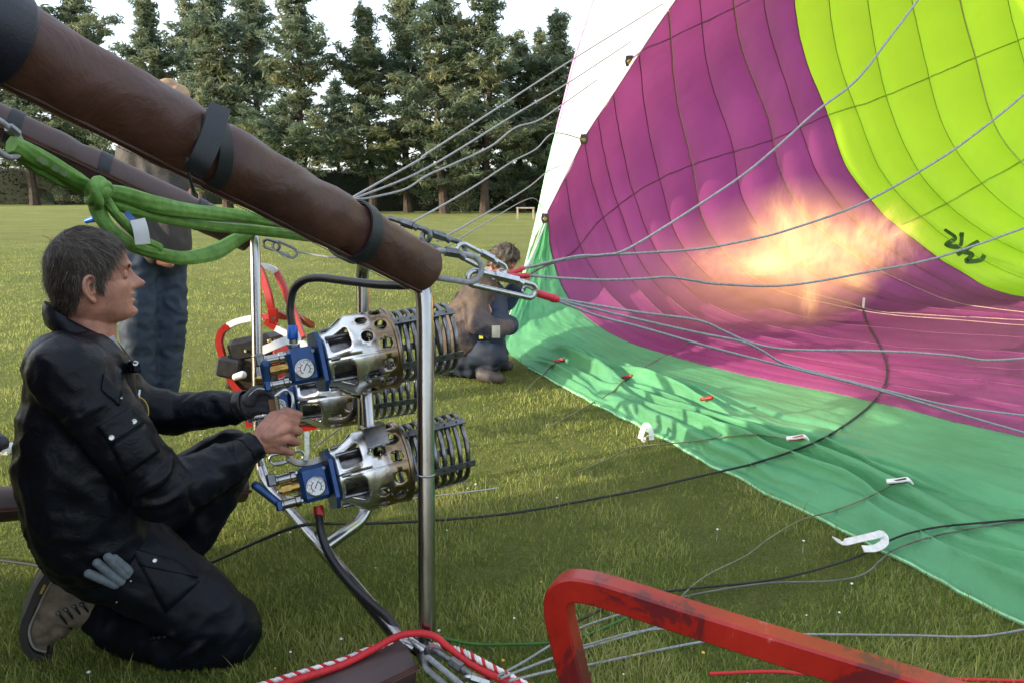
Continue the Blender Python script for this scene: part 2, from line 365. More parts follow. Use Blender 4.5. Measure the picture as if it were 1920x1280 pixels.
# far field and far woods
mb = MB(); mb.add([(-260, 90, .15), (260, 90, .15), (420, 420, 5.5), (-420, 420, 5.5)], [(0, 1, 2, 3)])
tag(mb.build('far_field', mat('pale_field', (.20, .24, .12), .9, 0, .2, .05)), kind='structure')
g = np.random.default_rng(11); ch = []
for k in range(90):
    x = g.uniform(-150, 110); y = g.uniform(150, 175); s = g.uniform(2.5, 5); leaf_cloud(g, (x, y, s * .6 + 1.2), (s * 1.5, s, s * .8), 420, .5, 1, ch)
tag(quads('far_wood', ch, leafmat('far_leaves', (.10, .13, .09), (.15, .18, .12), (.2, .22, .15), .2)), 'pale distant belt of low trees beyond the hedge', 'wood', kind='stuff')
def pine(seedv, H, spread, lowest):
    "returns (trunk mesh MB, foliage chunks) for a pine standing at the origin"
    g = np.random.default_rng(seedv); t = MB(); ch = []
    ph = g.random() * 6; bend = [Vector((math.sin(ph + z * .5) * .12, math.cos(ph * 2 + z * .4) * .12, z)) for z in np.linspace(0, H * .97, 14)]
    t.tube([b for b in bend], [max(.02, .20 * (1 - k / 14) ** .8 * (1.3 if k == 0 else 1)) for k in range(14)], 8)
    z = lowest
    while z < H * .96:
        rel = (z - lowest) / (H - lowest); prof = spread * (1 - rel) ** .72 * (.75 + .3 * math.sin(z * 1.7 + ph)) * (.62 + .38 * min(1, rel / .12)); nbr = int(g.integers(4, 7))
        a0 = g.random() * 6.28
        for k in range(nbr):
            if g.random() < .22 and rel < .6: continue
            az = a0 + 6.28 * k / nbr + g.normal() * .25; L = max(.35, prof * g.uniform(.6, 1.18)); rise = .10 + .55 * rel + g.normal() * .09
            dirv = Vector((math.cos(az), math.sin(az), rise)); o = Vector((0, 0, z)); pts = [o + dirv * (L * s) + Vector((0, 0, .22 * L * s * s - .12 * L * s)) for s in (0, .35, .7, 1)]
            t.tube(pts, [.045 * (1 - rel * .5), .03, .018, .006], 4)
            nt_ = max(3, int(L * 5.2))
            for q_ in range(nt_):
                s = .22 + .78 * (q_ + g.random()) / nt_; c = o + dirv * (L * s) + Vector((0, 0, .22 * L * s * s - .12 * L * s))
                side = Vector((-math.sin(az), math.cos(az), 0)) * g.normal() * .26 * L * (1.15 - s)
                c = c + side + Vector((0, 0, g.normal() * .06)); rr = .15 + .20 * g.random()
                leaf_cloud(g, c, (rr * 1.2, rr * 1.2, rr * .75), int(34 * (rr / .25)), .085, .9, ch, el=1.9)
        z += g.uniform(.32, .55)
    for _ in range(5): leaf_cloud(g, (g.normal() * .12, g.normal() * .12, H * .93 + g.random() * H * .07), (.14, .14, .4), 50, .09, 1.6, ch)
    return t, ch
protos = []
for k, (H, sp, low) in enumerate([(12.4, 3.0, 2.2), (12.8, 3.5, 1.6), (11.4, 2.9, 2.4), (12.6, 3.0, 1.3), (10.4, 3.2, 1.1)]):
    t, ch = pine(30 + k, H, sp, low); r0 = empty('pine_tree', (0, 0, 0)); t.build('trunk', m_bark, r0); cr_ = quads('crown', ch, m_needle, r0); protos.append(r0)
# photo x of the trunk, height scale, distance, prototype, turn, label
TREES = [(-70, 1.9, 80, 1, .3, 'dark pine cut by the left edge of the photo, above the pole'),
 (58, 1.9, 80, 0, 1.0, 'tall pine second from the left, its bare trunk showing below the leather pole'),
 (175, 1.95, 82, 1, 2.0, 'dense pine in the left group just left of the thin see-through pine'),
 (305, 1.13, 48, 2, 3.0, 'thin see-through pine behind the standing man in the hat'),
 (425, 1.22, 46, 4, 4.1, 'broad low-branched pine right of the standing man'),
 (492, 1.14, 49, 3, 5.0, 'pine half merged with its neighbour above the middle of the near leather pole'),
 (572, 1.10, 43, 0, 5.5, 'free-standing slim pine with a tall bare trunk above the big leather pole'),
 (694, 1.03, 45, 2, .7, 'shorter pine with a lopsided double top where the far cables fan out'),
 (768, 1.08, 47, 3, 1.5, 'pine left of the tallest pair, partly hidden by it'),
 (830, 1.10, 44, 1, 2.6, 'tallest yellow-topped pine in the middle of the row'),
 (914, 1.08, 44, 0, 3.3, 'tall pine with a trunk lit orange, right of the yellow-topped one'),
 (975, 1.0, 48, 4, 4.4, 'small pine filling the gap before the last big pine'),
 (1042, 1.02, 46, 2, 5.2, 'last whole pine, just left of the white balloon fabric'),
 (1125, 1.0, 47, 3, .1, 'pine mostly hidden behind the white balloon fabric')]
used = set()
for px, s, d, k, rz, lab in TREES:
    o = protos[k] if k not in used else clone(protos[k]); used.add(k)
    P_ = V(px, 380, d); o.location = (P_.x, P_.y, -.05); o.scale = (s * 1.22, s * 1.22, s); o.rotation_euler.z = rz
    tag(o, lab, 'pine tree', 'pines along the far side of the field')
for i, (px, s, d, k, rz) in enumerate([(120, 1.6, 84, 3, 1), (380, 1.35, 60, 1, 2), (640, 1.0, 63, 4, 3), (865, 1.2, 60, 0, 5), (1010, 1.1, 61, 1, .5), (-150, 1.0, 48, 2, 2)]):
    o = clone(protos[k]); P_ = V(px, 380, d); o.location = (P_.x, P_.y, -.05); o.scale = (s, s, s); o.rotation_euler.z = rz
    tag(o, ['pine set back behind the dense left pine', 'pine set back behind the broad low-branched pine', 'low pine set back in the bright gap at the far cables', 'pine set back behind the yellow-topped pine', 'pine set back left of the last whole pine', 'pine beyond the left edge of the photo'][i], 'pine tree', 'pines along the far side of the field')
# undergrowth at the feet of the pines
for px, py, s, lab in [(120, 382, 1.3, 'low bush at the foot of the left pines, beside a bare trunk'), (840, 396, 1.3, 'leafy bush with orange tips between the trunks of the tallest pines'), (885, 398, 1.5, 'round green bush left of the orange-lit trunk')]:
    g = np.random.default_rng(px); P_ = V(px, 385, 46 if px > 200 else 81); ch = []
    for _ in range(26): leaf_cloud(g, (g.normal() * .7 * s, g.normal() * .5, abs(g.normal()) * .8 * s + .3), (.5, .5, .4), 60, .09, 1, ch)
    o = quads('bush', ch, m_needle); o.location = (P_.x, P_.y, 0); tag(o, lab, 'bush')
# trestle bench far off
P_ = G(985, 412); rt = empty('wooden_bench', P_, 'small pale wooden trestle standing far off on the grass left of the balloon', 'bench')
k = P_.y
mb = MB(); mb.box((P_.x, k, .52), (.42, .12, .03)); mb.build('seat', M['oldwood'], rt)
for sx in (-.36, .36): mb = MB(); mb.box((P_.x + sx, k, .245), (.04, .1, .245)); mb.build('leg', M['oldwood'], rt)

for x, y, s_, k, lab in [(-14.5, -5.4, .74, 1, 'unseen pine added beyond the left edge for dappled shade, nearer'), (-16, -8.5, .80, 3, 'unseen pine added beyond the left edge for dappled shade, farther')]:  # out of view, added to throw dappled shade on the balloon floor
    o = clone(protos[k]); o.location = (x, y, 0); o.scale = (s_, s_, s_); o.rotation_euler.z = x; tag(o, lab, 'pine tree', 'unseen pines added for shade beyond the left edge')
# ================================================================ balloon envelope
g_ = None
def gd(py): # ground depth on a pixel row
    v = (py - 640) / F; return CH / (SA + v * CA)
def L_(*pts):
    out = []
    for px, py, d in pts: out.append(V(px, py, d if d else gd(py) - .02))
    return out
CL = {
 'C0': L_((1022, 408, 5.45), (976, 540, 5.5), (944, 662, 0), (1080, 738, 0), (1200, 800, 0), (1400, 905, 0), (1650, 1028, 0), (1920, 1168, 0), (2500, 1450, 0)),
 'C1': L_((1027, 398, 5.5), (1036, 480, 5.75), (1068, 560, 5.75), (1140, 622, 5.45), (1250, 665, 5.1), (1450, 715, 4.5), (1650, 755, 4.0), (1920, 822, 3.45), (2500, 950, 2.7)),
 'c1': L_((1095, 262, 5.25), (1112, 350, 5.6), (1142, 435, 5.9), (1190, 535, 5.95), (1290, 620, 5.6), (1500, 672, 5.0), (1750, 708, 4.55), (1920, 728, 4.35), (2500, 800, 3.6)),
 'c2': L_((1150, 178, 5.1), (1165, 270, 5.6), (1190, 370, 6.0), (1240, 485, 6.25), (1345, 580, 6.2), (1540, 632, 5.75), (1750, 657, 5.4), (1920, 672, 5.2), (2500, 722, 4.4)),
 'c4': L_((1254, 20, 4.8), (1268, 180, 5.7), (1298, 310, 6.3), (1322, 420, 6.7), (1385, 500, 6.95), (1485, 560, 7.0), (1640, 590, 6.9), (1920, 612, 6.4), (2500, 650, 5.5)),
 'c7': L_((1365, -120, 4.4), (1388, 80, 5.6), (1440, 220, 6.5), (1463, 320, 7.0), (1508, 400, 7.3), (1600, 480, 7.5), (1750, 555, 7.5), (1920, 588, 7.0), (2500, 640, 5.7)),
 'VL': L_((1480, -230, 4.3), (1488, -10, 5.6), (1510, 110, 6.5), (1552, 215, 7.1), (1590, 320, 7.5), (1668, 415, 7.8), (1778, 497, 8.0), (1920, 558, 7.9), (2500, 625, 6.0)),
 'c10': L_((1600, -330, 4.2), (1622, -40, 5.8), (1647, 120, 6.8), (1682, 240, 7.4), (1735, 340, 7.8), (1815, 415, 8.1), (1920, 475, 8.3), (2080, 520, 8.3), (2500, 590, 7.0)),
 'c12': L_((1740, -430, 4.2), (1792, -40, 6.0), (1830, 112, 7.1), (1868, 240, 7.7), (1935, 325, 8.1), (2020, 395, 8.3), (2130, 440, 8.5), (2270, 480, 8.4), (2600, 540, 7.4)),
 'c14': L_((1900, -500, 4.3), (1980, -80, 6.2), (2025, 110, 7.3), (2070, 240, 7.9), (2140, 320, 8.2), (2230, 380, 8.4), (2350, 420, 8.5), (2480, 450, 8.3), (2750, 500, 7.5)),
 'c16': L_((2200, -600, 4.3), (2300, -80, 6.3), (2360, 110, 7.3), (2410, 230, 7.8), (2480, 300, 8.1), (2560, 350, 8.2), (2650, 390, 8.1), (2750, 420, 7.8), (2950, 450, 7))}
m_green = fabric('green_ripstop', (.14, .45, .215), .36, .14, 2.2, .010, 15)
m_violet = fabric('violet_ripstop', (.38, .075, .26), .50, .14, 1.4, .012, 2.6)
m_lime = fabric('lime_ripstop', (.60, .90, .045), .50, .06, .7, .012, 1.6)
m_white = fabric('white_ripstop', (.84, .86, .84), .45, .04, 1.5, .004, 6)
m_tape_d = mat('dark_load_tape', (.17, .05, .11), .7, 0, .2, 60); m_tape_l = mat('pale_load_tape', (.34, .22, .20), .7, 0, .2, 60); m_tape_g = mat('green_load_tape', (.30, .50, .04), .7, 0, .2, 60); m_tape_y = mat('straw_load_tape', (.50, .60, .16), .7, 0, .2, 60)
env = empty('balloon_envelope', G(1200, 800), 'huge half-inflated balloon envelope in violet, lime and green lying on its side on the grass', 'hot-air balloon')
NR = 12
ORDER = ['C0', 'C1', 'c1', 'c2', 'c4', 'c7', 'VL', 'c10', 'c12', 'c14', 'c16']
rows = {k: cr(CL[k], NR) for k in ORDER}     # 97 points each
nrow = len(rows['C0'])
def between(names, nsub):
    "surface between consecutive C lines, Catmull across; returns list of columns [ [pts..], ...] and column index of each line"
    idx = [ORDER.index(n) for n in names]; cols = []; marks = []
    for a in range(len(idx) - 1):
        i = idx[a]; marks.append(len(cols)); im = max(i - 1, 0); ip = min(i + 2, len(ORDER) - 1)
        for k in range(nsub):
            t = k / nsub; c = []
            for r in range(nrow):
                p0, p1, p2, p3 = rows[ORDER[im]][r], rows[ORDER[i]][r], rows[ORDER[i + 1]][r], rows[ORDER[ip]][r]
                if i <= 1: q = p1.lerp(p2, t)
                else: q = .5 * ((2 * p1) + (p2 - p0) * t + (2 * p0 - 5 * p1 + 4 * p2 - p3) * t * t + (3 * p1 - p0 - 3 * p2 + p3) * t ** 3)
                c.append(q)
            cols.append(c)
    marks.append(len(cols)); cols.append([p.copy() for p in rows[names[-1]]]); return cols, marks
cols, marks = between(ORDER[1:], 20)
nc = len(cols)
def pillow(ci, ri):
    # gores billow outwards between their seams; small gathers fan out near the lower corner
    p = cols[ci][ri]
    return p
# seams: every 4 columns inside the violet and lime zones
seam_cols = sorted(set(list(range(0, nc, 10)) + [nc - 1]))
def normal_at(ci, ri):
    a = cols[min(ci + 1, nc - 1)][ri] - cols[max(ci - 1, 0)][ri]; b = cols[ci][min(ri + 1, nrow - 1)] - cols[ci][max(ri - 1, 0)]
    n = a.cross(b); 
    if n.length < 1e-9: return Vector((0, 1, 0))
    n.normalize(); return n if n.dot(cols[ci][ri] - CAMP) > 0 else -n          # points away from the inside
disp = [[None] * nrow for _ in range(nc)]
for ci in range(nc):
    k0 = max(s for s in seam_cols if s <= ci); k1 = min(s for s in seam_cols if s >= ci); t = 0 if k1 == k0 else (ci - k0) / (k1 - k0)
    for ri in range(nrow):
        p = cols[ci][ri]; n = normal_at(ci, ri); s = ri / (nrow - 1)
        wdt = (cols[k1][ri] - cols[k0][ri]).length
        bul = .16 * wdt * math.sin(math.pi * t) * min(1, s * 6)
        gz = max(0, 1 - ci / 52.) * min(1, s * 4 + .2); gath = .060 * gz * (.25 + abs(noise.noise(Vector((ci * .40 + .04 * ri, ri * .022, 2.2))))) * noise.noise(Vector((ci * .62 + .05 * ri, ri * .03, 4.2))) + .010 * gz * noise.noise(Vector((ci * 1.3, ri * .10, 5)))
        loose = max(0, min(1, (s - .42) * 5)) * max(0, 1 - max(0, (ci - 100)) / 60)          # slack cloth where it reaches the ground
        lo = .055 * loose * noise.noise(Vector((ci * .33 + ri * .02, ri * .055, 7.7))) + .03 * loose * noise.noise(Vector((ci * .95, ri * .10, 1.7)))
        q = p + n * (bul * min(1, max(0, p.z) / .5 + .12)) - n * abs(gath) * (1 if ci else 0) * .9 - n * abs(lo) * (1 if ci else .3)
        if q.z < .02: q.z = .02 + .3 * abs(lo)
        disp[ci][ri] = q
allv = []; allf = []
def colpanel(c0, c1, m, label=None):
    v = []; f = []
    for ci in range(c0, c1 + 1): v += [tuple(disp[ci][r]) for r in range(nrow)]
    for a in range(c1 - c0):
        for r in range(nrow - 1): f.append((a * nrow + r, a * nrow + r + 1, (a + 1) * nrow + r + 1, (a + 1) * nrow + r))
    b = len(allv); allv.extend(v); allf.extend([tuple(i + b for i in q) for q in f])
    mb = MB(); mb.add(v, f); o = mb.build('panel', m, env, 180)
    if label: o['label'] = label
    return o
vl = marks[ORDER.index('VL') - 1]
seams = [s for s in seam_cols]
for a, b in zip(seams[:-1], seams[1:]):
    colpanel(a, b, m_violet if b <= vl else m_lime, 'violet panel' if b <= vl else 'lime green panel')
def surf_tube(pts, r, m, name='seam', seg=5, jag=.004):
    P_ = []
    for i, q in enumerate(pts):
        q = Vector(q); d = (CAMP - q).normalized(); P_.append(q + d * (r * .6) + Vector((noise.noise(q * 9) * jag, 0, noise.noise(q * 9 + Vector((5, 5, 5))) * jag)))
    mb = MB(); mb.tube(P_, r, seg); return mb.build(name, m, env, 60)
pale = {marks[3], marks[4], marks[7]}
for s in seams[1:-1]:
    mm = (m_tape_l if s in pale else m_tape_d) if s <= vl else (m_tape_y if s in pale else m_tape_g)
    surf_tube(disp[s], .007 if s in pale else .0038, mm)
# ---- green foot of the envelope with loose folds
ng = 120; gv = []; gf = []; G0 = rows['C0']; G1 = disp[0]
def along(r): return r / (nrow - 1)
NR2 = 4
for r in range((nrow - 1) * NR2 + 1):
    ra = r / NR2; r0 = min(int(ra), nrow - 2); fr = ra - r0
    a = Vector(G0[r0]).lerp(Vector(G0[r0 + 1]), fr); b = Vector(G1[r0]).lerp(Vector(G1[r0 + 1]), fr); s = ra / (nrow - 1)
    a = a + Vector((.025 * noise.noise(Vector((s * 38, 1, 0))), .03 * noise.noise(Vector((s * 30, 5, 0))), 0)) * min(1, max(0, (s - .24) * 8))
    wl0 = min(1.1, (b - a).length / 1.1)
    for c in range(ng + 1):
        t = (c / ng) ** 1.15; q = a.lerp(b, t)
        lo = min(1, max(0, (s - .27) * 14))           # only where the cloth lies on the grass
        lane = max(0, 1 - abs(t - .24) / .42)           # rolled-over lip
        ridge = 0
        for k_, (fq, am, ph) in enumerate([(4.6, .075, .3), (9.5, .055, 2.1), (19, .024, 4.0), (37, .010, 1.0)]):
            x = t * fq + 2.1 * noise.noise(Vector((s * 4.2, k_ * 3.1, t * 1.3))) + ph
            ridge += am * (1 - abs(((x % 2) - 1)) * 1.25 if k_ < 2 else math.sin(x * math.pi) * .7)
        ph_ = t * 10.5 + 2.0 * noise.noise(Vector((s * 2.6, t * 1.2, 11))) + .10 * noise.noise(Vector((s * 9, t * 5, 4))); pf = ph_ % 1.0; saw = .5 + .5 * math.cos(math.pi * pf / .68) if pf < .68 else .5 - .5 * math.cos(math.pi * (pf - .68) / .32); am_ = max(.06, .50 + 1.1 * noise.noise(Vector((s * 6 + 3, t * 3.1, 6)))) * max(0, 1 - abs(t - .30) / .42)
        h = lo * (ridge * .5 * (.25 + 1.0 * lane) + .04 * lane + .085 * saw * am_ * wl0) + lo * .007 * noise.noise(Vector((s * 30, t * 16, 3)))
        q = q + (a - b).normalized() * (.050 * wl0 * am_ * lo * saw ** 2 * min(1, t * 22) * min(1, (1 - t) * 7))
        edge = min(1, t * 22); e2 = min(1, (1 - t) * 7)
        if s < .30: q = q + Vector((0, 1, 0)) * (.05 * noise.noise(Vector((s * 14, t * 5, 8))) + .02 * noise.noise(Vector((s * 40, t * 14, 8)))) * edge * e2
        q.z = q.z + max(-.01, h) * edge * e2
        if lo > .5 and q.z < .022: q.z = .022 + .004 * noise.noise(q * 20)
        if c == 0 and lo > .5: q.z = .004
        gv.append(tuple(q))
nr2 = (nrow - 1) * NR2 + 1
for r in range(nr2 - 1):
    for c in range(ng): i = r * (ng + 1) + c; gf.append((i, i + 1, i + ng + 2, i + ng + 1))
b = len(allv); allv.extend(gv); allf.extend([tuple(i + b for i in q) for q in gf])
mb = MB(); mb.add(gv, gf); o = mb.build('panel', m_green, env, 180); o['label'] = 'green foot panel lying in folds on the grass'
mb = MB(); mb.tube([Vector(gv[r * (ng + 1)]) + Vector((0, 0, .004)) for r in range(0, nr2, 2)], .006, 5); mb.build('hem', mat('pale_hem', (.30, .62, .34), .7, 0, .2, 20), env, 60)
surf_tube(disp[0], .006, m_tape_d)
# ---- white skirt strip beyond the mouth
LP = [disp[ci][0].copy() for ci in range(0, 141, 4)]
SP = [Vector(q) for q in L_((976, 540, 5.5), (1004, 425, 5.7), (1030, 305, 5.85), (1055, 205, 5.95), (1080, 105, 6.0), (1112, 5, 6.0), (1150, -120, 5.9), (1200, -250, 5.8), (1280, -360, 5.6))]
A_ = cr(LP, 2); B0 = cr(SP, 40); B_ = [B0[round(i * (len(B0) - 1) / (len(A_) - 1))] for i in range(len(A_))]; v = []; f = []; nn = 16
for i in range(len(A_)):
    for k in range(nn + 1):
        t = k / nn; q = A_[i].lerp(B_[i], t); q = q + Vector((-.2, .9, 0)) * (.12 * math.sin(math.pi * t) + .03 * noise.noise(Vector((i * .25, t * 4, 0)))); v.append(tuple(q))
for i in range(len(A_) - 1):
    for k in range(nn): j = i * (nn + 1) + k; f.append((j, j + 1, j + nn + 2, j + nn + 1))
b = len(allv); allv.extend(v); allf.extend([tuple(i + b for i in q) for q in f])
mb = MB(); mb.add(v, f); o = mb.build('skirt', m_white, env, 180); o['label'] = 'white skirt beyond the mouth'
mb = MB(); mb.tube(A_, .006, 5); mb.build('mouth_tape', m_tape_d, env)
mb = MB(); mb.tube(B_[:24], .012, 5); mb.build('edge_binding', mat('pale_green_binding', (.35, .75, .42), .6), env)
mb = MB(); mb.tube(B_[23:], .014, 5); mb.build('edge_binding', mat('pink_binding', (.75, .30, .55), .6), env)
SURF = BVHTree.FromPolygons(allv, allf)
def ray(px, py, off=.01, fallback=4.0, bv=None):
    d = (V(px, py, 1) - CAMP).normalized(); h = (bv or SURF).ray_cast(CAMP, d)
    if h[0] is None: return V(px, py, fallback)
    return h[0] - d * off
def on_surf(pts, n=8, off=.01):
    # densify in the image, then drop every point on to the cloth
    P_ = cr([Vector((a, b, 0)) for a, b in pts], n * 2); return [ray(p.x, p.y, off) for p in P_]
for pts, r, m in [([(985, 520), (1020, 500), (1075, 474), (1110, 430), (1150, 393), (1220, 345), (1298, 310), (1370, 287), (1440, 266), (1500, 240), (1550, 217)], .0062, m_tape_d),
                  ([(1184, 112), (1215, 90), (1250, 75), (1320, 42), (1400, 4), (1440, -20)], .0062, m_tape_d),
                  ([(1554, 215), (1640, 188), (1740, 147), (1830, 108), (1920, 72), (1990, 40)], .008, m_tape_g),
                  ([(1690, 422), (1740, 400), (1800, 368), (1860, 333), (1920, 300), (1990, 255)], .010, m_tape_g),
                  ([(1500, 545), (1560, 560), (1640, 583), (1720, 590), (1830, 596), (1920, 600)], .008, m_tape_l),
                  ([(1205, 690), (1300, 640), (1400, 600)], .003, m_tape_d)]:
    P_ = on_surf(pts, 8, r * .5); mb = MB(); mb.tube([q + Vector((noise.noise(q * 8) * .006, 0, noise.noise(q * 8 + Vector((3, 3, 3))) * .008)) for q in P_], r, 5); mb.build('tape', m, env)
# printed mark on the lime cloth and pulleys, tags on the lip
def mark(pts, wd):
    P_ = on_surf(pts, 5, .012); mb = MB(); n_ = (CAMP - P_[0]).normalized(); mb.strap(P_, wd, .004, n_); return mb
mk = mat('dark_green_print', (.04, .11, .01), .7)
for pts in [[(1770, 432), (1790, 447), (1775, 458), (1798, 462), (1803, 436)], [(1795, 478), (1815, 465), (1835, 452)], [(1800, 470), (1822, 478), (1812, 490), (1838, 488), (1845, 478)]]:
    mark(pts, .05).build('print', mk, env)
for (px, py), lab in [((1180, 115), 'topmost'), ((1095, 262), 'middle'), ((1022, 410), 'lowest')]:
    c = ray(px, py, .02, 5.2); d = (c - CAMP).normalized(); x = Vector((d.y, -d.x, 0)).normalized(); u = x.cross(d)
    r0 = empty('pulley', c, f'{lab} of the three black pulleys on the lip of the violet cloth', 'pulley', 'black pulleys along the balloon mouth')
    mb = MB(); prof = [(-.022, -.032), (.022, -.032), (.03, .0), (.022, .036), (-.022, .036), (-.03, 0)]
    mb.sweep([c - d * .02, c + d * .02], prof, Vector((0, 0, 1))); mb.build('housing', M['black'], r0, 30)
    mb = MB(); mb.lathe([(.011, -.026), (.015, -.022), (.011, -.018)], c + u * -.004, -d * -1, 12); mb.build('wheel', M['brass'], r0)
    mb = MB(); mb.tube([c + u * .03, c + u * .06 + x * .01, c + u * .085], .006, 5); mb.build('loop', M['whitestrap'], r0)
def ribbon(name, pts, wd, m, label, cat='ribbon', th=.003, up=None, group=None):
    mb = MB(); mb.strap(pts, wd, th, up or Vector((.2, -.5, 1))); o = mb.build(name, m, None, 60); return tag(o, label, cat, group)
def gp(px, py, h=.02): return G(px, py, h)
P_ = cr([gp(1567, 1008, .03), gp(1578, 1016, .05), gp(1600, 1012, .06), gp(1640, 1003, .08), gp(1656, 1000, .07), gp(1658, 1016, .06), gp(1640, 1027, .05), gp(1618, 1028, .05)], 5)
ribbon('webbing_strap', P_, .024, M['whitestrap'], 'long white webbing loop curling off the lip of the green cloth onto the grass', 'strap')
P_ = cr([gp(1200, 822, .03), gp(1206, 803, .07), gp(1213, 795, .09), gp(1220, 806, .07), gp(1222, 824, .03)], 5)
ribbon('webbing_strap', P_, .024, M['whitestrap'], 'small white webbing tab hanging from the green lip, nearer the crouching man', 'strap')
P_ = cr([gp(1205, 826, .015), gp(1212, 821, .02), gp(1219, 816, .05)], 4); ribbon('webbing_strap', P_, .02, M['whitestrap'], 'short white strap end lying beside the small white tab', 'strap')
for px, py, m, lab in [(1048, 676, 'redsleeve', 'farthest red and white toggle on the green fold'), (1176, 706, 'red', 'plain red toggle on the green fold, second from the crouching man'), (1324, 747, 'red', 'tiny red toggle on the green cloth where a thin dark line ends'), (1492, 822, 'red', 'red and white tag on the middle of the green cloth'), (1683, 903, 'black', 'black and white tag on the near part of the green cloth')]:
    c = ray(px, py, .02); r0 = empty('toggle', c, lab, 'toggle'); s = .5 + .25 * (c - CAMP).length / 3
    dv = Vector((.9, -.35, -.05)).normalized()
    if py > 800: mb = MB(); mb.strap(cr([c - dv * .035 - Vector((0, 0, .004)), c + Vector((0, 0, .006)), c + dv * .03 + Vector((0, 0, .016)), c + dv * .05 + Vector((0, .01, .004))], 4), .020, .006, Vector((0, -.3, 1))); mb.build('strip', M['whitestrap'], r0)
    elif px < 1100: mb = MB(); mb.ball(c + Vector((.02, 0, .008)), (.02, .012, .010)); mb.build('strip', M['whitestrap'], r0)
    mb = MB(); mb.cap(c - dv * .028 * s - Vector((0, 0, .006)), c + dv * .03 * s + Vector((0, 0, .01)), .010 * s, .013 * s, 8); mb.build('grip', M[m], r0)
# ================================================================ flame
P0 = V(843, 618, 2.12); P1 = V(1545, 468, 4.6); ax = (P1 - P0); Lf = ax.length; ax.normalize(); Mf = frame_of(ax).to_4x4(); Mf.translation = P0
def volmat(name, build):
    m = bpy.data.materials.new(name); m.use_nodes = True; nt = m.node_tree; nt.nodes.remove(nt.nodes['Principled BSDF']); out = nt.nodes['Material Output']
    em = N(nt, 'ShaderNodeEmission'); nt.links.new(em.outputs[0], out.inputs['Volume']); build(nt, em); return m
def fl(nt, em, kind):
    L = nt.links; tc = N(nt, 'ShaderNodeTexCoord'); sp = N(nt, 'ShaderNodeSeparateXYZ'); L.new(tc.outputs['Object'], sp.inputs[0])
    def mth(op, a, b=None, cl=False):
        n = N(nt, 'ShaderNodeMath', operation=op); n.use_clamp = cl
        for i, q in enumerate((a, b)):
            if q is None: continue
            if isinstance(q, (int, float)): n.inputs[i].default_value = q
            else: L.new(q, n.inputs[i])
        return n.outputs[0]
    x2 = mth('MULTIPLY', sp.outputs[0], sp.outputs[0]); y2 = mth('MULTIPLY', sp.outputs[1], sp.outputs[1]); rr = mth('SQRT', mth('ADD', x2, y2))
    nz = N(nt, 'ShaderNodeTexNoise', i_Detail=5, i_Roughness=.62, i_Distortion=1.6, i_Scale=(3.2 if kind == 'ball' else 3.0))
    mp = N(nt, 'ShaderNodeMapping'); mp.inputs['Scale'].default_value = (2.0, 2.0, .75) if kind == 'ball' else (2, 2, .4); L.new(tc.outputs['Object'], mp.inputs[0]); L.new(mp.outputs[0], nz.inputs['Vector'])
    return sp, rr, nz.outputs['Fac'], mth, L, tc
def build_ball(nt, em, st=1.0):
    sp, rr, nz, mth, L, tc = fl(nt, em, 'ball')
    # radial fall-off in a unit ball (object is scaled), broken by noise
    ln = N(nt, 'ShaderNodeVectorMath', operation='LENGTH'); L.new(tc.outputs['Object'], ln.inputs[0])
    core = mth('SUBTRACT', 1.0, ln.outputs['Value'], True)
    a = mth('ADD', mth('MULTIPLY', core, .9), mth('MULTIPLY', mth('SUBTRACT', nz, .5), 6.0)); a = mth('SUBTRACT', a, .14, True)
    edge = mth('MULTIPLY', core, 3.0, True); a = mth('MULTIPLY', mth('MULTIPLY', a, edge), mth('MULTIPLY', core, 2.0))
    L.new(mth('MULTIPLY', a, 1.1 * st), em.inputs['Strength'])
    r = N(nt, 'ShaderNodeValToRGB'); L.new(a, r.inputs[0]); e = r.color_ramp.elements; e[0].color = (1, .42, .10, 1); e[0].position = 0; e[1].position = .7; e[1].color = (1, .60, .21, 1)
    L.new(r.outputs[0], em.inputs['Color'])
def build_jet(nt, em):
    sp, rr, nz, mth, L, tc = fl(nt, em, 'jet'); z = sp.outputs[2]
    rad = mth('ADD', mth('MULTIPLY', z, .135), .085); k = mth('SUBTRACT', 1.0, mth('DIVIDE', rr, rad), True)
    s = N(nt, 'ShaderNodeValToRGB'); L.new(mth('DIVIDE', z, Lf), s.inputs[0]); e = s.color_ramp.elements; e[0].position = 0; e[0].color = (.25,) * 3 + (1,); e[1].position = 1.0; e[1].color = (.8,) * 3 + (1,)
    q = e.new(.15); q.color = (.12,) * 3 + (1,); q = e.new(.42); q.color = (.28,) * 3 + (1,); q = e.new(.75); q.color = (.7,) * 3 + (1,)
    a = mth('MULTIPLY', mth('MULTIPLY', k, s.outputs[0]), mth('SUBTRACT', mth('MULTIPLY', nz, 2.4), .45, True))
    L.new(mth('MULTIPLY', a, 1.1), em.inputs['Strength'])
    c = N(nt, 'ShaderNodeValToRGB'); L.new(mth('DIVIDE', z, Lf), c.inputs[0]); e = c.color_ramp.elements; e[0].position = .08; e[0].color = (.10, .35, .9, 1); e[1].position = .42; e[1].color = (1, .50, .15, 1); q = e.new(.22); q.color = (.22, .35, .5, 1)
    L.new(c.outputs[0], em.inputs['Color'])
flame = empty('burner_flame', P0, 'orange roaring gas flame shooting from the upper burner into the violet balloon', 'flame')
mb = MB(); mb.lathe([(.001, .0), (.08, .01), (.14, .5), (.30, 1.4), (.45, 2.3), (.45, Lf * .95), (.3, Lf * 1.08), (.001, Lf * 1.15)], seg=20); o = mb.build('flame_jet', volmat('flame_jet_gas', build_jet)); o.matrix_world = Mf; o.matrix_basis = Mf; o.parent = flame; o.matrix_parent_inverse = Matrix.Translation(-P0)
mbm = volmat('flame_ball_gas', build_ball)
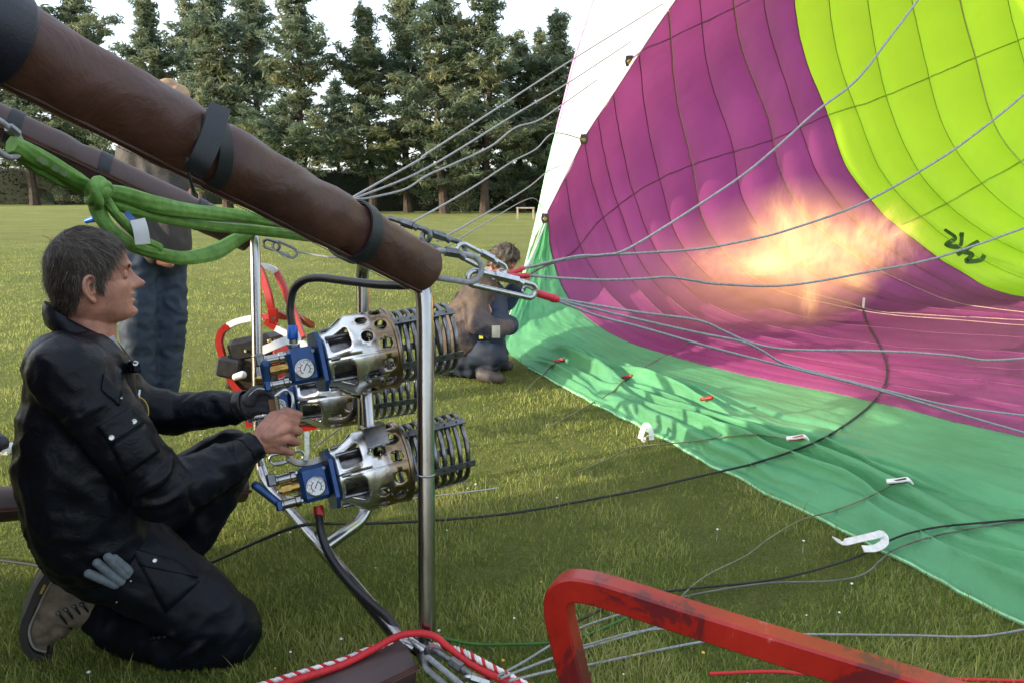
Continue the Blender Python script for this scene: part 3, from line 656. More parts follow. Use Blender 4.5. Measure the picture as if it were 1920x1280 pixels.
for c, s in [((1530, 470, 4.55), (.54, .42, .36)), ((1470, 420, 4.5), (.22, .26, .40)), ((1650, 455, 5.0), (.42, .40, .36)), ((1400, 490, 4.2), (.55, .3, .20))]:
    mb = MB(); mb.ball((0, 0, 0), 1.0, seg=24, ring=14); o = mb.build('flame_tongue', mbm); Mx = Matrix.Translation(V(*c)) @ Matrix.Diagonal((*s, 1)); o.matrix_basis = Mx; o.parent = flame; o.matrix_parent_inverse = Matrix.Translation(-P0)
mbt_ = volmat('flame_streak_gas', lambda nt, em: build_ball(nt, em, 3.2))
for (a, b, r_) in [((1500, 470, 4.5), (1440, 352, 4.4), .09), ((1520, 460, 4.5), (1492, 350, 4.45), .07), ((1540, 455, 4.6), (1545, 368, 4.55), .08), ((1600, 460, 4.8), (1640, 392, 4.8), .08), ((1620, 470, 4.9), (1695, 362, 4.9), .085), ((1640, 465, 5.0), (1735, 405, 5.1), .09), ((1560, 500, 4.6), (1650, 545, 4.7), .10), ((1520, 520, 4.5), (1515, 610, 4.4), .09), ((1480, 490, 4.4), (1370, 505, 4.1), .12), ((1450, 470, 4.3), (1400, 395, 4.3), .08)]:
    a = V(*a); b = V(*b); t_ = b - a; Fm = frame_of(t_).to_4x4(); Mx = Matrix.Translation(a.lerp(b, .45)) @ Fm @ Matrix.Diagonal((r_, r_, t_.length * .62, 1)); mb = MB(); mb.ball((0, 0, 0), 1.0, seg=20, ring=12)
    o = mb.build('flame_streak', mbt_); o.matrix_basis = Mx; o.parent = flame; o.matrix_parent_inverse = Matrix.Translation(-P0)
pl = bpy.data.lights.new('flame_light', 'POINT'); pl.energy = 9; pl.color = (1, .42, .13); pl.shadow_soft_size = .35; po = bpy.data.objects.new('flame_light', pl); COL.objects.link(po); po.location = V(1530, 500, 4.6)
po.parent = flame; po.matrix_parent_inverse = Matrix.Translation(-P0)
# ================================================================ burner frame of steel tube
frame = empty('tube_frame', V(795, 1225, 1.7), 'polished steel tube frame standing on its side and carrying the gas burners', 'burner frame')
def P(*a): return V(*a)
mb = MB(); mb.tube(cr([P(752, 498, 1.74), P(782, 515, 1.71), P(793, 545, 1.70), P(797, 600, 1.70), P(798, 760, 1.70), P(799, 900, 1.70), P(800, 1080, 1.70), P(801, 1160, 1.70), P(797, 1195, 1.705), P(783, 1218, 1.72)], 8), .0195, 20); mb.build('near_post', M['steel'], frame)
mb = MB(); mb.lathe([(.0195, -.0025), (.0212, -.001), (.0212, .001), (.0195, .0025)], P(799.5, 888, 1.70), (0, 0, 1), 24, caps=False); mb.build('weld_ring', M['steel'], frame)
mb = MB(); mb.tube(cr([P(474, 436, 2.62), P(478, 470, 2.62), P(482, 660, 2.62), P(484, 800, 2.62), P(489, 872, 2.62), P(497, 900, 2.60)], 6), .0185, 16); mb.build('far_post', M['steel'], frame)
mb = MB(); mb.lathe([(.0185, -.0025), (.020, -.001), (.020, .001), (.0185, .0025)], P(482, 667, 2.62), (0, 0, 1), 20, caps=False); mb.build('weld_ring', M['steel'], frame)
mb = MB(); mb.tube(cr([P(730, 470, 1.95), P(690, 478, 2.1), P(680, 510, 2.18), P(680, 560, 2.2), P(681, 700, 2.22), P(684, 900, 2.24), P(688, 945, 2.23), P(672, 978, 2.18), P(640, 1002, 2.1), P(604, 1028, 2.04)], 7), .0185, 16); mb.build('middle_post', M['steel'], frame)
mb = MB(); mb.tube(cr([P(492, 880, 2.60), P(505, 912, 2.5), P(560, 975, 2.2), P(605, 1027, 2.03), P(660, 1092, 1.87), P(720, 1163, 1.76), P(752, 1200, 1.71), P(775, 1216, 1.70)], 6), .0175, 18); mb.build('lower_rail', M['steel'], frame)
for a, b, nm in [((700, 740, 2.05), (688, 800, 2.05), 'bracket_post')]: pass
# lug plate and eyes at the two near corners
mb = MB(); mb.cyl(P(770, 1196, 1.71), P(800, 1222, 1.69), .016, 14); mb.box(P(812, 1222, 1.67), (.016, .012, .016), frame_of((1, .3, -.6))); mb.build('corner_lug', M['zinc'], frame)
mb = MB(); mb.ball(P(798, 1232, 1.68), .018); mb.cyl(P(790, 1225, 1.70), P(806, 1240, 1.66), .012); mb.build('corner_knuckle', M['darkmetal'], frame)
mb = MB(); mb.ball(P(808, 488, 1.69), .022); mb.cyl(P(800, 470, 1.69), P(812, 506, 1.69), .013, 12); mb.build('corner_knuckle', M['darkmetal'], frame)
# ================================================================ leather-sleeved uprights
def leather_pole(name, pts, r, m, label, seam_ang, straps, grp='leather-sleeved basket uprights', wr=1.0, seedv=0):
    root = empty(name, pts[-1], label, 'padded pole', grp); C_ = cr(pts, 40); n = len(C_); seg = 36; v = []; f = []
    tvec = (C_[-1] - C_[0]).normalized(); L = (C_[-1] - C_[0]).length
    mid = (C_[0] + C_[-1]) / 2; toc = (CAMP - mid); toc = (toc - tvec * toc.dot(tvec)).normalized(); sd_ = tvec.cross(toc)
    rr = []
    for i, c in enumerate(C_):
        s = (c - C_[0]).length; endk = min(1, (L - s) / .02 + .62)
        for k in range(seg):
            a = 2 * math.pi * k / seg
            w_ = 1 + wr * (.045 * noise.noise(Vector((s * 7, math.cos(a) * .9, math.sin(a) * .9 + seedv))) + .040 * noise.noise(Vector((s * 24 + 2.5 * math.cos(a), math.cos(a) * 1.4, math.sin(a) * 1.4 + seedv))))
            for sp in straps:                                 # the sleeve is pinched under every strap and bulges beside it
                q = s - sp * L; w_ -= .085 * math.exp(-(q / .022) ** 2); w_ += .035 * math.exp(-((abs(q) - .055) / .03) ** 2)
            da = (a - seam_ang + math.pi) % (2 * math.pi) - math.pi; w_ += .05 * math.exp(-(da / .10) ** 2)
            v.append(c + (toc * math.cos(a) + sd_ * math.sin(a)) * r * w_ * endk)
    for i in range(n - 1):
        for k in range(seg): f.append((i * seg + k, i * seg + (k + 1) % seg, (i + 1) * seg + (k + 1) % seg, (i + 1) * seg + k))
    f.append(tuple(range(seg - 1, -1, -1))); f.append(tuple(range((n - 1) * seg, n * seg)))
    mb = MB(); mb.add(v, f); mb.build('leather_sleeve', m, root, 60)
    sp_ = []
    for i in range(0, n): sp_.append(C_[i] + (toc * math.cos(seam_ang) + sd_ * math.sin(seam_ang)) * r * 1.055)
    mb = MB(); mb.strap(sp_, .010, .004, [(p - c) for p, c in zip(sp_, C_)]); mb.build('seam_flap', M['leather'], root)
    mb = MB(); st = [(p + (p - c).normalized() * .0035 + sd_ * .004) for p, c in zip(sp_, C_)]
    for i in range(0, len(st) - 1):
        a_, b_ = st[i], st[i + 1]; k = max(1, int((b_ - a_).length / .012))
        for q in range(k): x0 = a_.lerp(b_, (q + .15) / k); x1 = a_.lerp(b_, (q + .8) / k); mb.strap([x0, x1], .0016, .001, toc)
    o = mb.build('stitching', mat('stitch_thread', (.16, .11, .08), .8), root, 0); o['kind'] = 'stuff'
    return root, C_, tvec, toc, sd_, L
def ring_strap(root, C0_, tvec, toc, sd_, s, r, wd, m, tail=None, tilt=0.0, th=.004, name='strap'):
    c = C0_ + tvec * s; mb = MB(); pts = []; up = []
    for k in range(40):
        a = 2 * math.pi * k / 40; u = toc * math.cos(a) + sd_ * math.sin(a); pts.append(c + u * r + tvec * (tilt * math.sin(a) * r + .004 * math.sin(2 * a))); up.append(u)
    mb.strap(pts, wd, th, up, True)
    o = mb.build(name, m, root, 40)
    return o
pl1 = [P(-190, -34, .835), P(0, 76, .917), P(200, 187, 1.04), P(400, 298, 1.20), P(600, 405, 1.42), P(740, 478, 1.62), P(797, 506, 1.71)]
R1, C1_, t1, toc1, sd1, L1 = leather_pole('padded_pole', [pl1[0], pl1[0].lerp(pl1[-1], .25), pl1[0].lerp(pl1[-1], .5), pl1[0].lerp(pl1[-1], .75), pl1[-1]], .0555, M['leather'], 'thick brown leather-covered pole crossing the upper left of the photo', 1.0, [.40, .735], seedv=1, wr=1.35)
def at1(px):  # fraction along pole whose image is at px
    best = min(range(200), key=lambda i: abs((lambda q: 960 + F * q.x / (q.y * CA - (q.z - CH) * SA))(C1_[0].lerp(C1_[-1], i / 199)) - px)); return best / 199
ring_strap(R1, C1_[0], t1, toc1, sd1, at1(668) * L1, .0585, .032, M['strap'])
ring_strap(R1, C1_[0], t1, toc1, sd1, at1(388) * L1, .0580, .024, M['strap'], tilt=.28)
s0 = at1(385) * L1; c0 = C1_[0] + t1 * s0
ring_strap(R1, C1_[0], t1, toc1, sd1, at1(668) * L1 - .004, .0610, .030, M['strap'], tilt=.05)
# loose doubled tail of the strap, standing off the pole
tl = cr([P(362, 325, 1.10), P(378, 300, 1.085), P(398, 255, 1.09), P(408, 218, 1.11), P(414, 200, 1.125)], 6)
mb = MB(); mb.strap(tl, .030, .004, [CAMP - q for q in tl]); mb.build('strap_tail', M['strap'], R1)
tl = cr([P(372, 290, 1.12), P(385, 255, 1.125), P(393, 225, 1.13), P(396, 208, 1.14)], 6); mb = MB(); mb.strap(tl, .022, .004, toc1 + sd1 * .5); mb.build('strap_tail', M['strap'], R1)
mb = MB(); mb.tube(cr([P(350, 296, 1.10), P(352, 318, 1.10), P(358, 340, 1.11), P(364, 362, 1.13)], 5), .0022, 6); mb.build('loose_cord', M['strap'], R1)
mb = MB(); C_n = C1_[0]; mb.lathe([(.060, 0), (.064, .01), (.064, (at1(14) * L1)), (.060, at1(14) * L1 + .006)], C_n, t1, 32, caps=False); mb.build('navy_cuff', M['navy'], R1)
# far upper pole
pl2 = [P(-170, 150, 2.02), P(100, 283, 2.27), P(470, 448, 2.66)]
A2, B2 = pl2[0], pl2[2]
R2, C2_, t2, toc2, sd2, L2 = leather_pole('padded_pole', [A2, A2.lerp(B2, .33), A2.lerp(B2, .66), B2], .051, M['leather2'], 'thinner plum leather-covered pole behind the green sling', .15, [.42, .78], seedv=4, wr=.5)
def ats(C_, px):
    return min(range(200), key=lambda i: abs((lambda q: 960 + F * q.x / (q.y * CA - (q.z - CH) * SA))(C_[0].lerp(C_[-1], i / 199)) - px)) / 199
for x, wd in ((22, .034), (190, .034), (371, .026)): ring_strap(R2, C2_[0], t2, toc2, sd2, ats(C2_, x) * L2, .0535, wd, M['strap'], th=.003)
# lower poles
R3, C3_, t3, toc3, sd3, L3 = leather_pole('padded_pole', [P(430, 1400, 1.42), P(520, 1352, 1.50), P(640, 1298, 1.6), P(762, 1240, 1.69)], .050, M['leather2'], 'scuffed brown leather pole end at the bottom edge by the foot of the frame', .4, [], seedv=7, wr=.8)
R4, C4_, t4, toc4, sd4, L4 = leather_pole('padded_pole', [P(-120, 952, 2.05), P(100, 938, 2.2), P(300, 925, 2.4), P(462, 912, 2.58)], .050, M['leather2'], 'low dark leather pole running behind the kneeling man', .3, [], seedv=9, wr=.6)
# ================================================================ links and karabiners
def oval(name, a, b, up, wd, r, m, label, cat='link', nut=None, nutm=None, group=None, taper=1.0):
    "stadium-shaped steel link from a to b"
    a = Vector(a); b = Vector(b); t = (b - a); L = t.length; t.normalize(); u = Vector(up); u = (u - t * u.dot(t)).normalized(); pts = []
    hw = wd / 2
    for k in range(9): q = -math.pi / 2 - math.pi * k / 8; pts.append(a + t * hw + (t * math.cos(q) + u * math.sin(q)) * hw)   # round the near end
    for k in range(9): q = math.pi / 2 - math.pi * k / 8; h2 = hw * taper; pts.append(b - t * h2 + (t * math.cos(q) + u * math.sin(q)) * h2)
    root = empty(name, a, label, cat, group); mb = MB(); mb.tube(pts, r, 10, True); mb.build('ring', m, root, 60)
    if nut is not None:
        side, f0, f1 = nut; q0 = a.lerp(b, f0) + u * hw * side; q1 = a.lerp(b, f1) + u * hw * side * (1 if taper == 1 else (1 + taper) / 2)
        mb = MB(); mb.cyl(q0, q1, r * 1.75, 6); mb.build('screw_sleeve', nutm or m, root, 20)
        mb = MB(); mb.cyl(q1, q1.lerp(b, .25), r * 1.25, 12); mb.build('thread', nutm or m, root, 20)
    return root
GL = 'steel links joining the near corner of the frame to the balloon cables'
oval('steel_link', P(722, 418, 1.80), P(806, 446, 1.78), (0, 0, 1), .030, .0065, M['darkmetal'], 'dark steel link lying along the top of the leather pole end', nut=(1, .35, .6), group=GL)
oval('steel_link', P(792, 444, 1.78), P(872, 470, 1.86), (0, .5, 1), .034, .0065, M['darkmetal'], 'dark screw link just past the tip of the leather pole, above the others', nut=(1, .2, .5), group=GL)
oval('steel_link', P(800, 492, 1.69), P(903, 508, 1.74), (0, .1, 1), .062, .0070, M['cable'], 'large grey steel link directly at the corner of the frame', nut=(1, .3, .55), nutm=M['darkmetal'], group=GL)
oval('steel_link', P(858, 465, 1.82), P(948, 512, 1.9), (.2, .2, 1), .034, .0058, M['zinc'], 'bright zinc screw link leading to the two upper red sleeves', nut=(1, .42, .68), group=GL)
oval('karabiner', P(878, 519, 1.74), P(1004, 548, 1.84), (0, 0, 1), .034, .0070, M['zinc'], 'large bright karabiner holding the lowest red-sleeved cable', 'karabiner', nut=(1, .35, .7), group=GL)
# wire eyes with red sleeves
def sleeve(a, b, r, label):
    root = empty('cable_sleeve', a, label, 'sleeve'); t = (Vector(b) - Vector(a)); L = t.length
    mb = MB(); mb.lathe([(r * .8, 0), (r, .003), (r, L * .72), (r * 1.15, L * .74), (r * 1.15, L * .84), (r, L * .86), (r, L - .003), (r * .8, L)], a, t, 14); mb.build('sleeve_body', M['redsleeve'], root)
    return root
e1 = sleeve(P(1004, 549, 1.855), P(1046, 562, 1.90), .0095, 'biggest red sleeve, lowest, on the cable eye of the large karabiner')
mb = MB(); mb.tube(cr([P(1004, 551, 1.855), P(988, 554, 1.84), P(980, 546, 1.83), P(986, 538, 1.84), P(1004, 546, 1.855)], 5), .0030, 8); mb.build('wire_eye', M['zinc'], e1)
e2 = sleeve(P(955, 518, 1.93), P(992, 517, 1.97), .0070, 'straight red sleeve pointing at the violet cloth')
mb = MB(); mb.tube(cr([P(955, 518, 1.93), P(940, 524, 1.91), P(930, 517, 1.9), P(940, 510, 1.91), P(955, 516, 1.93)], 5), .0030, 8); mb.build('wire_eye', M['zinc'], e2)
e3 = sleeve(P(952, 515, 1.95), P(982, 503, 1.99), .0065, 'short red sleeve tilted upward above the straight one')
mb = MB(); mb.tube(cr([P(952, 515, 1.95), P(940, 516, 1.93), P(934, 508, 1.93), P(945, 505, 1.94), P(953, 513, 1.95)], 5), .0026, 8); mb.build('wire_eye', M['zinc'], e3)
# links at the far upper corner and at the bottom corner
oval('steel_link', P(494, 455, 2.6), P(524, 464, 2.6), (0, 0, 1), .030, .005, M['darkmetal'], 'small dark link beside the top of the far post')
oval('steel_link', P(512, 458, 2.6), P(556, 478, 2.62), (0, .2, 1), .034, .005, M['cable'], 'grey link hanging between the far post and a thin cable', nut=(-1, .4, .7))
GB = 'links at the bottom corner of the frame'
oval('steel_link', P(806, 1225, 1.66), P(890, 1282, 1.60), (.4, -.3, .8), .036, .0065, M['darkmetal'], 'dark link at the foot of the frame, uppermost of the three', nut=(1, .45, .7), group=GB)
oval('steel_link', P(796, 1238, 1.64), P(870, 1300, 1.56), (.4, -.3, .8), .030, .0065, M['cable'], 'grey link at the foot of the frame, nearest the leather pole', group=GB)
oval('karabiner', P(868, 1272, 1.6), P(952, 1300, 1.62), (.3, -.3, .8), .030, .0055, M['zinc'], 'bright karabiner at the bottom edge right of the foot of the frame', 'karabiner', nut=(1, .1, .5), group=GB)
oval('karabiner', P(505, 862, 2.58), P(570, 852, 2.62), (0, 0, 1), .034, .005, M['zinc'], 'small bright karabiner lying behind the fist, at the foot of the far post', 'karabiner', nut=(-1, .1, .4))
oval('steel_link', P(520, 925, 2.4), P(575, 930, 2.42), (0, 0, 1), .026, .004, M['zinc'], 'small zinc link under the lower blue valve', nut=(-1, .3, .7))
# ================================================================ burners
def can_mesh():
    "perforated steel can, unrolled, cut with a constrained triangulation and rolled up"
    prof = [(0, .066), (.02, .074), (.045, .090), (.062, .1035), (.078, .1085), (.10, .1085), (.185, .1085)]    # z, radius
    zs = [a for a, b in prof]; rs = [b for a, b in prof]; H = .185
    W = 2 * math.pi; holes = []
    def rect(tc, zc, tw, zh, n=3):
        o = []; rx, rz = tw * .22, zh * .18
        for cx, cz, a0 in ((tc + tw / 2 - rx, zc + zh / 2 - rz, 0), (tc - tw / 2 + rx, zc + zh / 2 - rz, 90), (tc - tw / 2 + rx, zc - zh / 2 + rz, 180), (tc + tw / 2 - rx, zc - zh / 2 + rz, 270)):
            for k in range(n + 1): a = math.radians(a0 + 90 * k / n); o.append((cx + rx * math.cos(a), cz + rz * math.sin(a)))
        return o
    for k in range(6): holes.append(rect((k + .5) * W / 6, .042, .62, .050))
    for k in range(12):
        for row, zc in ((0, .108), (1, .152)):
            tc = (k + (.5 if row else .0) + .25) * W / 12; r_ = .0165
            if (k % 3) == 0 and row == 0: continue
            holes.append([(tc + r_ / .1085 * math.cos(a), zc + r_ * math.sin(a)) for a in [2 * math.pi * q / 14 for q in range(14)]])
    K = .1085; pts = []; edges = []
    for h in holes:
        b = len(pts); pts += [Vector((t * K, z)) for t, z in h]; edges += [(b + i, b + (i + 1) % len(h)) for i in range(len(h))]
    def inside(t, z, h, gr=0):
        cx = sum(a for a, b in h) / len(h); cz = sum(b for a, b in h) / len(h); c = False; n = len(h)
        for i in range(n):
            x1, y1 = h[i]; x2, y2 = h[i - 1]; x1, y1, x2, y2 = cx + (x1 - cx) * (1 + gr), cz + (y1 - cz) * (1 + gr), cx + (x2 - cx) * (1 + gr), cz + (y2 - cz) * (1 + gr)
            if (y1 > z) != (y2 > z) and t < (x2 - x1) * (z - y1) / (y2 - y1) + x1: c = not c
        return c
    nt_ = 60; zl = [0, .01, .02, .033, .045, .054, .062, .070, .078, .09, .10, .115, .13, .145, .16, .175, .185]
    for z in zl:
        for k in range(nt_ + 1):
            t = W * k / nt_
            if not any(inside(t, z, h, .10) for h in holes): pts.append(Vector((t * K, z)))
    vv, ee, ff, *_ = delaunay_2d_cdt(pts, edges, [], 0, 1e-5)
    F_ = []
    for q in ff:
        cx = sum(vv[i][0] for i in q) / len(q) / K; cz = sum(vv[i][1] for i in q) / len(q)
        if not any(inside(cx, cz, h) for h in holes): F_.append(tuple(q))
    V_ = []
    for x, z in vv:
        t = x / K; r = float(np.interp(z, zs, rs)); V_.append((r * math.cos(t), r * math.sin(t), z))
    me = bpy.data.meshes.new('can'); me.from_pydata(V_, [], F_); me.update(); return me
m_can, nt, p = node_mat('heat_tinted_steel')
tc = N(nt, 'ShaderNodeTexCoord'); sp = N(nt, 'ShaderNodeSeparateXYZ'); nt.links.new(tc.outputs['Object'], sp.inputs[0]); n = N(nt, 'ShaderNodeTexNoise', i_Scale=16, i_Detail=5, i_Roughness=.6, i_Distortion=.8); nt.links.new(tc.outputs['Object'], n.inputs['Vector'])
mm = N(nt, 'ShaderNodeMath', operation='MULTIPLY_ADD'); nt.links.new(sp.outputs[2], mm.inputs[0]); mm.inputs[1].default_value = 4.6; mm2 = N(nt, 'ShaderNodeMath', operation='MULTIPLY'); nt.links.new(n.outputs['Fac'], mm2.inputs[0]); mm2.inputs[1].default_value = .75; nt.links.new(mm2.outputs[0], mm.inputs[2])
r = N(nt, 'ShaderNodeValToRGB'); nt.links.new(mm.outputs[0], r.inputs[0]); e = r.color_ramp.elements; e[0].position = .55; e[0].color = (.78, .79, .80, 1); e[1].position = 1.25 if False else 1.0; e[1].color = (.27, .20, .13, 1)
for ps, c in ((.78, (.70, .70, .70)), (.84, (.56, .48, .38)), (.88, (.30, .26, .34)), (.94, (.36, .30, .22))): q = e.new(ps); q.color = c4(c)
nt.links.new(r.outputs[0], p.inputs['Base Color']); p.inputs['Metallic'].default_value = 1; n2 = N(nt, 'ShaderNodeTexNoise', i_Scale=5, i_Detail=3); nt.links.new(tc.outputs['Object'], n2.inputs['Vector']); mr = N(nt, 'ShaderNodeMapRange'); mr.inputs['To Min'].default_value = .18; mr.inputs['To Max'].default_value = .40; nt.links.new(n2.outputs['Fac'], mr.inputs['Value']); nt.links.new(mr.outputs[0], p.inputs['Roughness'])
b_ = N(nt, 'ShaderNodeBump', i_Strength=1, i_Distance=.004); nt.links.new(n2.outputs['Fac'], b_.inputs['Height']); nt.links.new(b_.outputs[0], p.inputs['Normal'])
CANM = can_mesh(); CANM.materials.append(m_can)
def burner(A, B, cam_side, up_roll, label, levers=True, hot=False):
    "A = front of the blue block, B = mouth of the coil; local z runs A->B, local x faces the camera"
    A = Vector(A); B = Vector(B); z = (B - A).normalized(); c = (CAMP - A); x = (c - z * c.dot(z)).normalized(); y = z.cross(x)     # y: local up/down
    R = Matrix((x, y, z)).transposed(); Lb = (B - A).length; root = empty('gas_burner', A, label, 'burner', 'twin-can gas burners on the frame'); up = y if y.z > 0 else -y
    def at(a, b_, c_): return A + x * a + up * b_ + z * c_
    R3 = Matrix((x, up, x.cross(up))).transposed()
    k = Lb / .44
    # block
    mb = MB(); mb.box(at(0, 0, .037), (.046, .046, .038), R3, .010); vb = mb.build('valve_block', M['blue'], root, 25)
    for a, b_ in ((.036, .036), (.036, -.036), (-.036, .036)): mb = MB(); mb.lathe([(.005, 0), (.005, .004), (.002, .004)], at(a, b_, -.001), -z, 6); mb.build('screw', M['zinc'], vb, 20)
    for b_ in (.034, .060): mb = MB(); mb.lathe([(.005, 0), (.005, .005)], at(.047 if b_ < .05 else .05, b_ - .002, .064 if b_ < .05 else .080), x, 6); mb.build('screw', M['darkmetal'], vb, 20)
    mb = MB(); hex_ = [(-.075, -.05), (-.05, -.078), (.05, -.078), (.075, -.05), (.075, .05), (.05, .078), (-.05, .078), (-.075, .05)]
    mb.add([at(a, b_, .076) for a, b_ in hex_] + [at(a, b_, .086) for a, b_ in hex_], [(0, 1, 2, 3, 4, 5, 6, 7)[::-1], tuple(range(8, 16))] + [(i, (i + 1) % 8, 8 + (i + 1) % 8, 8 + i) for i in range(8)]); mb.build('flange', M['blue'], root, 25)
    # gauge
    g0 = MB(); g0.lathe([(.024, 0), (.026, .002), (.026, .012), (.0225, .0135)], at(.044, -.010, .036), x, 28, caps=False); gg = g0.build('pressure_gauge', M['steel'], root)
    mb = MB(); mb.lathe([(.0225, 0), (.0001, .0002)], at(.055, -.010, .036), x, 28, caps=False); mb.build('dial', M['white'], gg)
    mb = MB()
    for q in range(9): a = math.radians(-40 + q * 32.5); d0 = (z * math.cos(a) + up * math.sin(a)); mb.strap([at(.0556, -.010, .036) + d0 * .0145, at(.0556, -.010, .036) + d0 * .019], .0012, .0006, x)
    mb.strap([at(.056, -.010, .036) - (z + up).normalized() * .006, at(.056, -.010, .036) + (z * .5 + up).normalized() * .014], .002, .0008, x); mb.build('dial_marks', M['black'], gg)
    for a0, a1, mm_ in ((-60, 60, 'greenrope'), (110, 240, 'red')):
        mb = MB(); mb.strap([at(.0557, -.010, .036) + (z * math.cos(math.radians(a0 + (a1 - a0) * q / 8)) + up * math.sin(math.radians(a0 + (a1 - a0) * q / 8))) * .0125 for q in range(9)], .0022, .0006, x); mb.build('dial_arc', M[mm_], gg)
    # valve stems, brass, handle
    for b_, l_ in ((.030, .052), (-.034, .050)):
        mb = MB(); mb.lathe([(.0155, 0), (.0155, .012), (.0125, .014), (.0125, l_ - .008), (.0145, l_ - .006), (.0145, l_)], at(.012, b_, -.004), -z, 18); mb.build('valve_stem', M['steel'], root)
    mb = MB(); mb.cyl(at(.02, .002, 0), at(.02, .002, -.022), .013, 16); mb.cyl(at(.02, .002, -.022), at(.02, .002, -.046), .0145, 6); mb.cyl(at(.02, .002, -.046), at(.02, .002, -.052), .009, 12); mb.build('brass_fitting', M['brass'], root, 25)
    h0 = at(.014, -.034, -.058); mb = MB(); mb.box(h0, (.014, .013, .008), R3, .003)
    if levers: mb.cap(h0 + up * .005, h0 + up * .064 - z * .045, .0095, .0115)
    else: mb.cap(h0, h0 + up * .052 + x * .01 + z * .004, .010, .014)
    mb.build('blue_lever', M['blue'], root, 40)
    mb = MB(); mb.box(at(.012, .034, -.064), (.017, .016, .011), R3, .003); mb.build('end_cap', M['darkmetal'], root)
    # can
    o = bpy.data.objects.new('perforated_can', CANM); COL.objects.link(o); Mx = Matrix((x, up, x.cross(up))).transposed().to_4x4()
    # keep local z along the axis
    zz = z; Mx = Matrix((x, zz.cross(x), zz)).transposed().to_4x4(); Mx = Mx @ Matrix.Diagonal((1, 1, k, 1)); Mx.translation = at(0, 0, .088); o.matrix_basis = Mx; o.parent = root; o.matrix_parent_inverse = pworld(root).inverted()
    for pl_ in o.data.polygons: pl_.use_smooth = True
    sm = o.modifiers.new('thick', 'SOLIDIFY'); sm.thickness = .0018; sm.offset = -1
    z1 = .088 + .185 * k
    mb = MB(); mb.lathe([(.1085, 0), (.1115, .002), (.1115, .008), (.1085, .010), (.1045, .010), (.1045, 0)], at(0, 0, z1 - .008), z, 48, caps=False); mb.build('can_rim', m_can, root)
    for q in range(6):
        a = math.radians(14 + 60 * q); d0 = x * math.cos(a) + up * math.sin(a); mb = MB()
        for zz_ in (z1 - .062, z1 - .040, z1 - .020): mb.lathe([(.0042, -.002), (.0042, .003), (.002, .0045)], at(0, 0, zz_) + d0 * .1085, d0, 6)
        o2 = mb.build('rivet_row', M['darkmetal'], root, 20); o2['kind'] = 'stuff'
    mb = MB(); mb.lathe([(.058, 0), (.064, .03), (.064, .10), (.060, .10), (.054, .03)], at(0, 0, .092), z, 32, caps=False)
    for q in range(8): a = math.radians(45 * q); d0 = x * math.cos(a) + up * math.sin(a); mb.cyl(at(0, 0, .1) + d0 * .078, at(0, 0, z1 - .01) + d0 * .084, .0055, 8)
    mb.build('vaporiser', M['coil'], root, 40)
    for q in range(3): mb = MB(); rr = .040 + .018 * q; mb.tube([at(0, 0, z1 - .05) + (x * math.cos(a) + up * math.sin(a)) * rr for a in [2 * math.pi * w_ / 24 for w_ in range(24)]], .0042, 6, True); mb.build('jet_ring', M['darkmetal'], root)
    # coil: one ring after the other, clamped by flat bars
    n = 8; cl = Lb - z1
    for q in range(n):
        zc = z1 + .010 + (cl - .012) * q / (n - 1); rr = .0925 * (1.0 - .015 * (q % 2))
        mb = MB(); mb.tube([at(0, 0, zc + .008 * math.sin(a - .8)) + (x * math.cos(a) + up * math.sin(a)) * rr for a in [2 * math.pi * w_ / 40 for w_ in range(40)]], .0068, 9, True); mb.build('coil_ring', M['coil'], root, 60)
    for q in range(5):
        a = math.radians(40 + 72 * q); d0 = x * math.cos(a) + up * math.sin(a); mb = MB(); mb.strap([at(0, 0, z1 - .004) + d0 * .1015, at(0, 0, Lb + .006) + d0 * .1015], .019, .0035, d0)
        o = mb.build('coil_clamp', M['darkmetal'], root, 20); mb = MB()
        for w_ in range(5): mb.lathe([(.0028, 0), (.0028, .0025)], at(0, 0, z1 + cl * (w_ + .5) / 5) + d0 * .103, d0, 6)
        o2 = mb.build('rivets', M['black'], o); o2['kind'] = 'stuff'
    return root, at
B1, at_1 = burner(P(538, 690, 1.94), P(838, 631, 2.13), 0, 0, 'upper gas burner, alight, with a blue hose fitting on top of its block', levers=False)
B2_, at_2 = burner(P(560, 912, 1.95), P(860, 836, 2.14), 0, 0, 'lower gas burner with a slanted blue lever and a red hose end below')
B3, at_3 = burner(P(500, 760, 2.50), P(772, 722, 2.68), 0, 0, 'shaded third gas burner half hidden behind the upper one')
# saddle brackets and posts between the burners
br = empty('burner_bracket', P(690, 760, 2.05), 'upright steel tube with bent plates joining the upper and lower burner', 'bracket')
mb = MB(); mb.cyl(P(686, 728, 2.06), P(692, 806, 2.04), .0165, 18); mb.build('post', M['steel'], br)
for y0, y1, y2, s in ((800, 806, 842, 1), (732, 726, 712, -1)):
    mb = MB(); a = P(672, y0, 2.12); b_ = P(712, y0 - 10, 2.12); c = P(680, y1, 1.98); d = P(722, y1 - 11, 1.98); e_ = P(690, y2, 1.93); f_ = P(731, y2 - 11, 1.93); th = Vector((0, 0, .003))
    mb.add([a, b_, d, c, e_, f_] + [q + th for q in (a, b_, d, c, e_, f_)], [(0, 1, 2, 3), (3, 2, 5, 4), (9, 8, 7, 6), (10, 11, 8, 9), (0, 3, 9, 6), (3, 4, 10, 9), (1, 7, 8, 2), (2, 8, 11, 5), (4, 5, 11, 10), (0, 6, 7, 1)]); mb.build('saddle_plate', M['steel'], br, 20)
for px, py in ((699, 838), (719, 833), (694, 714), (716, 709)): mb = MB(); mb.lathe([(.0055, 0), (.0055, .005), (.003, .006)], P(px, py, 1.925), CAMP - P(px, py, 1.925), 6); mb.build('bolt', M['darkmetal'], br, 20)
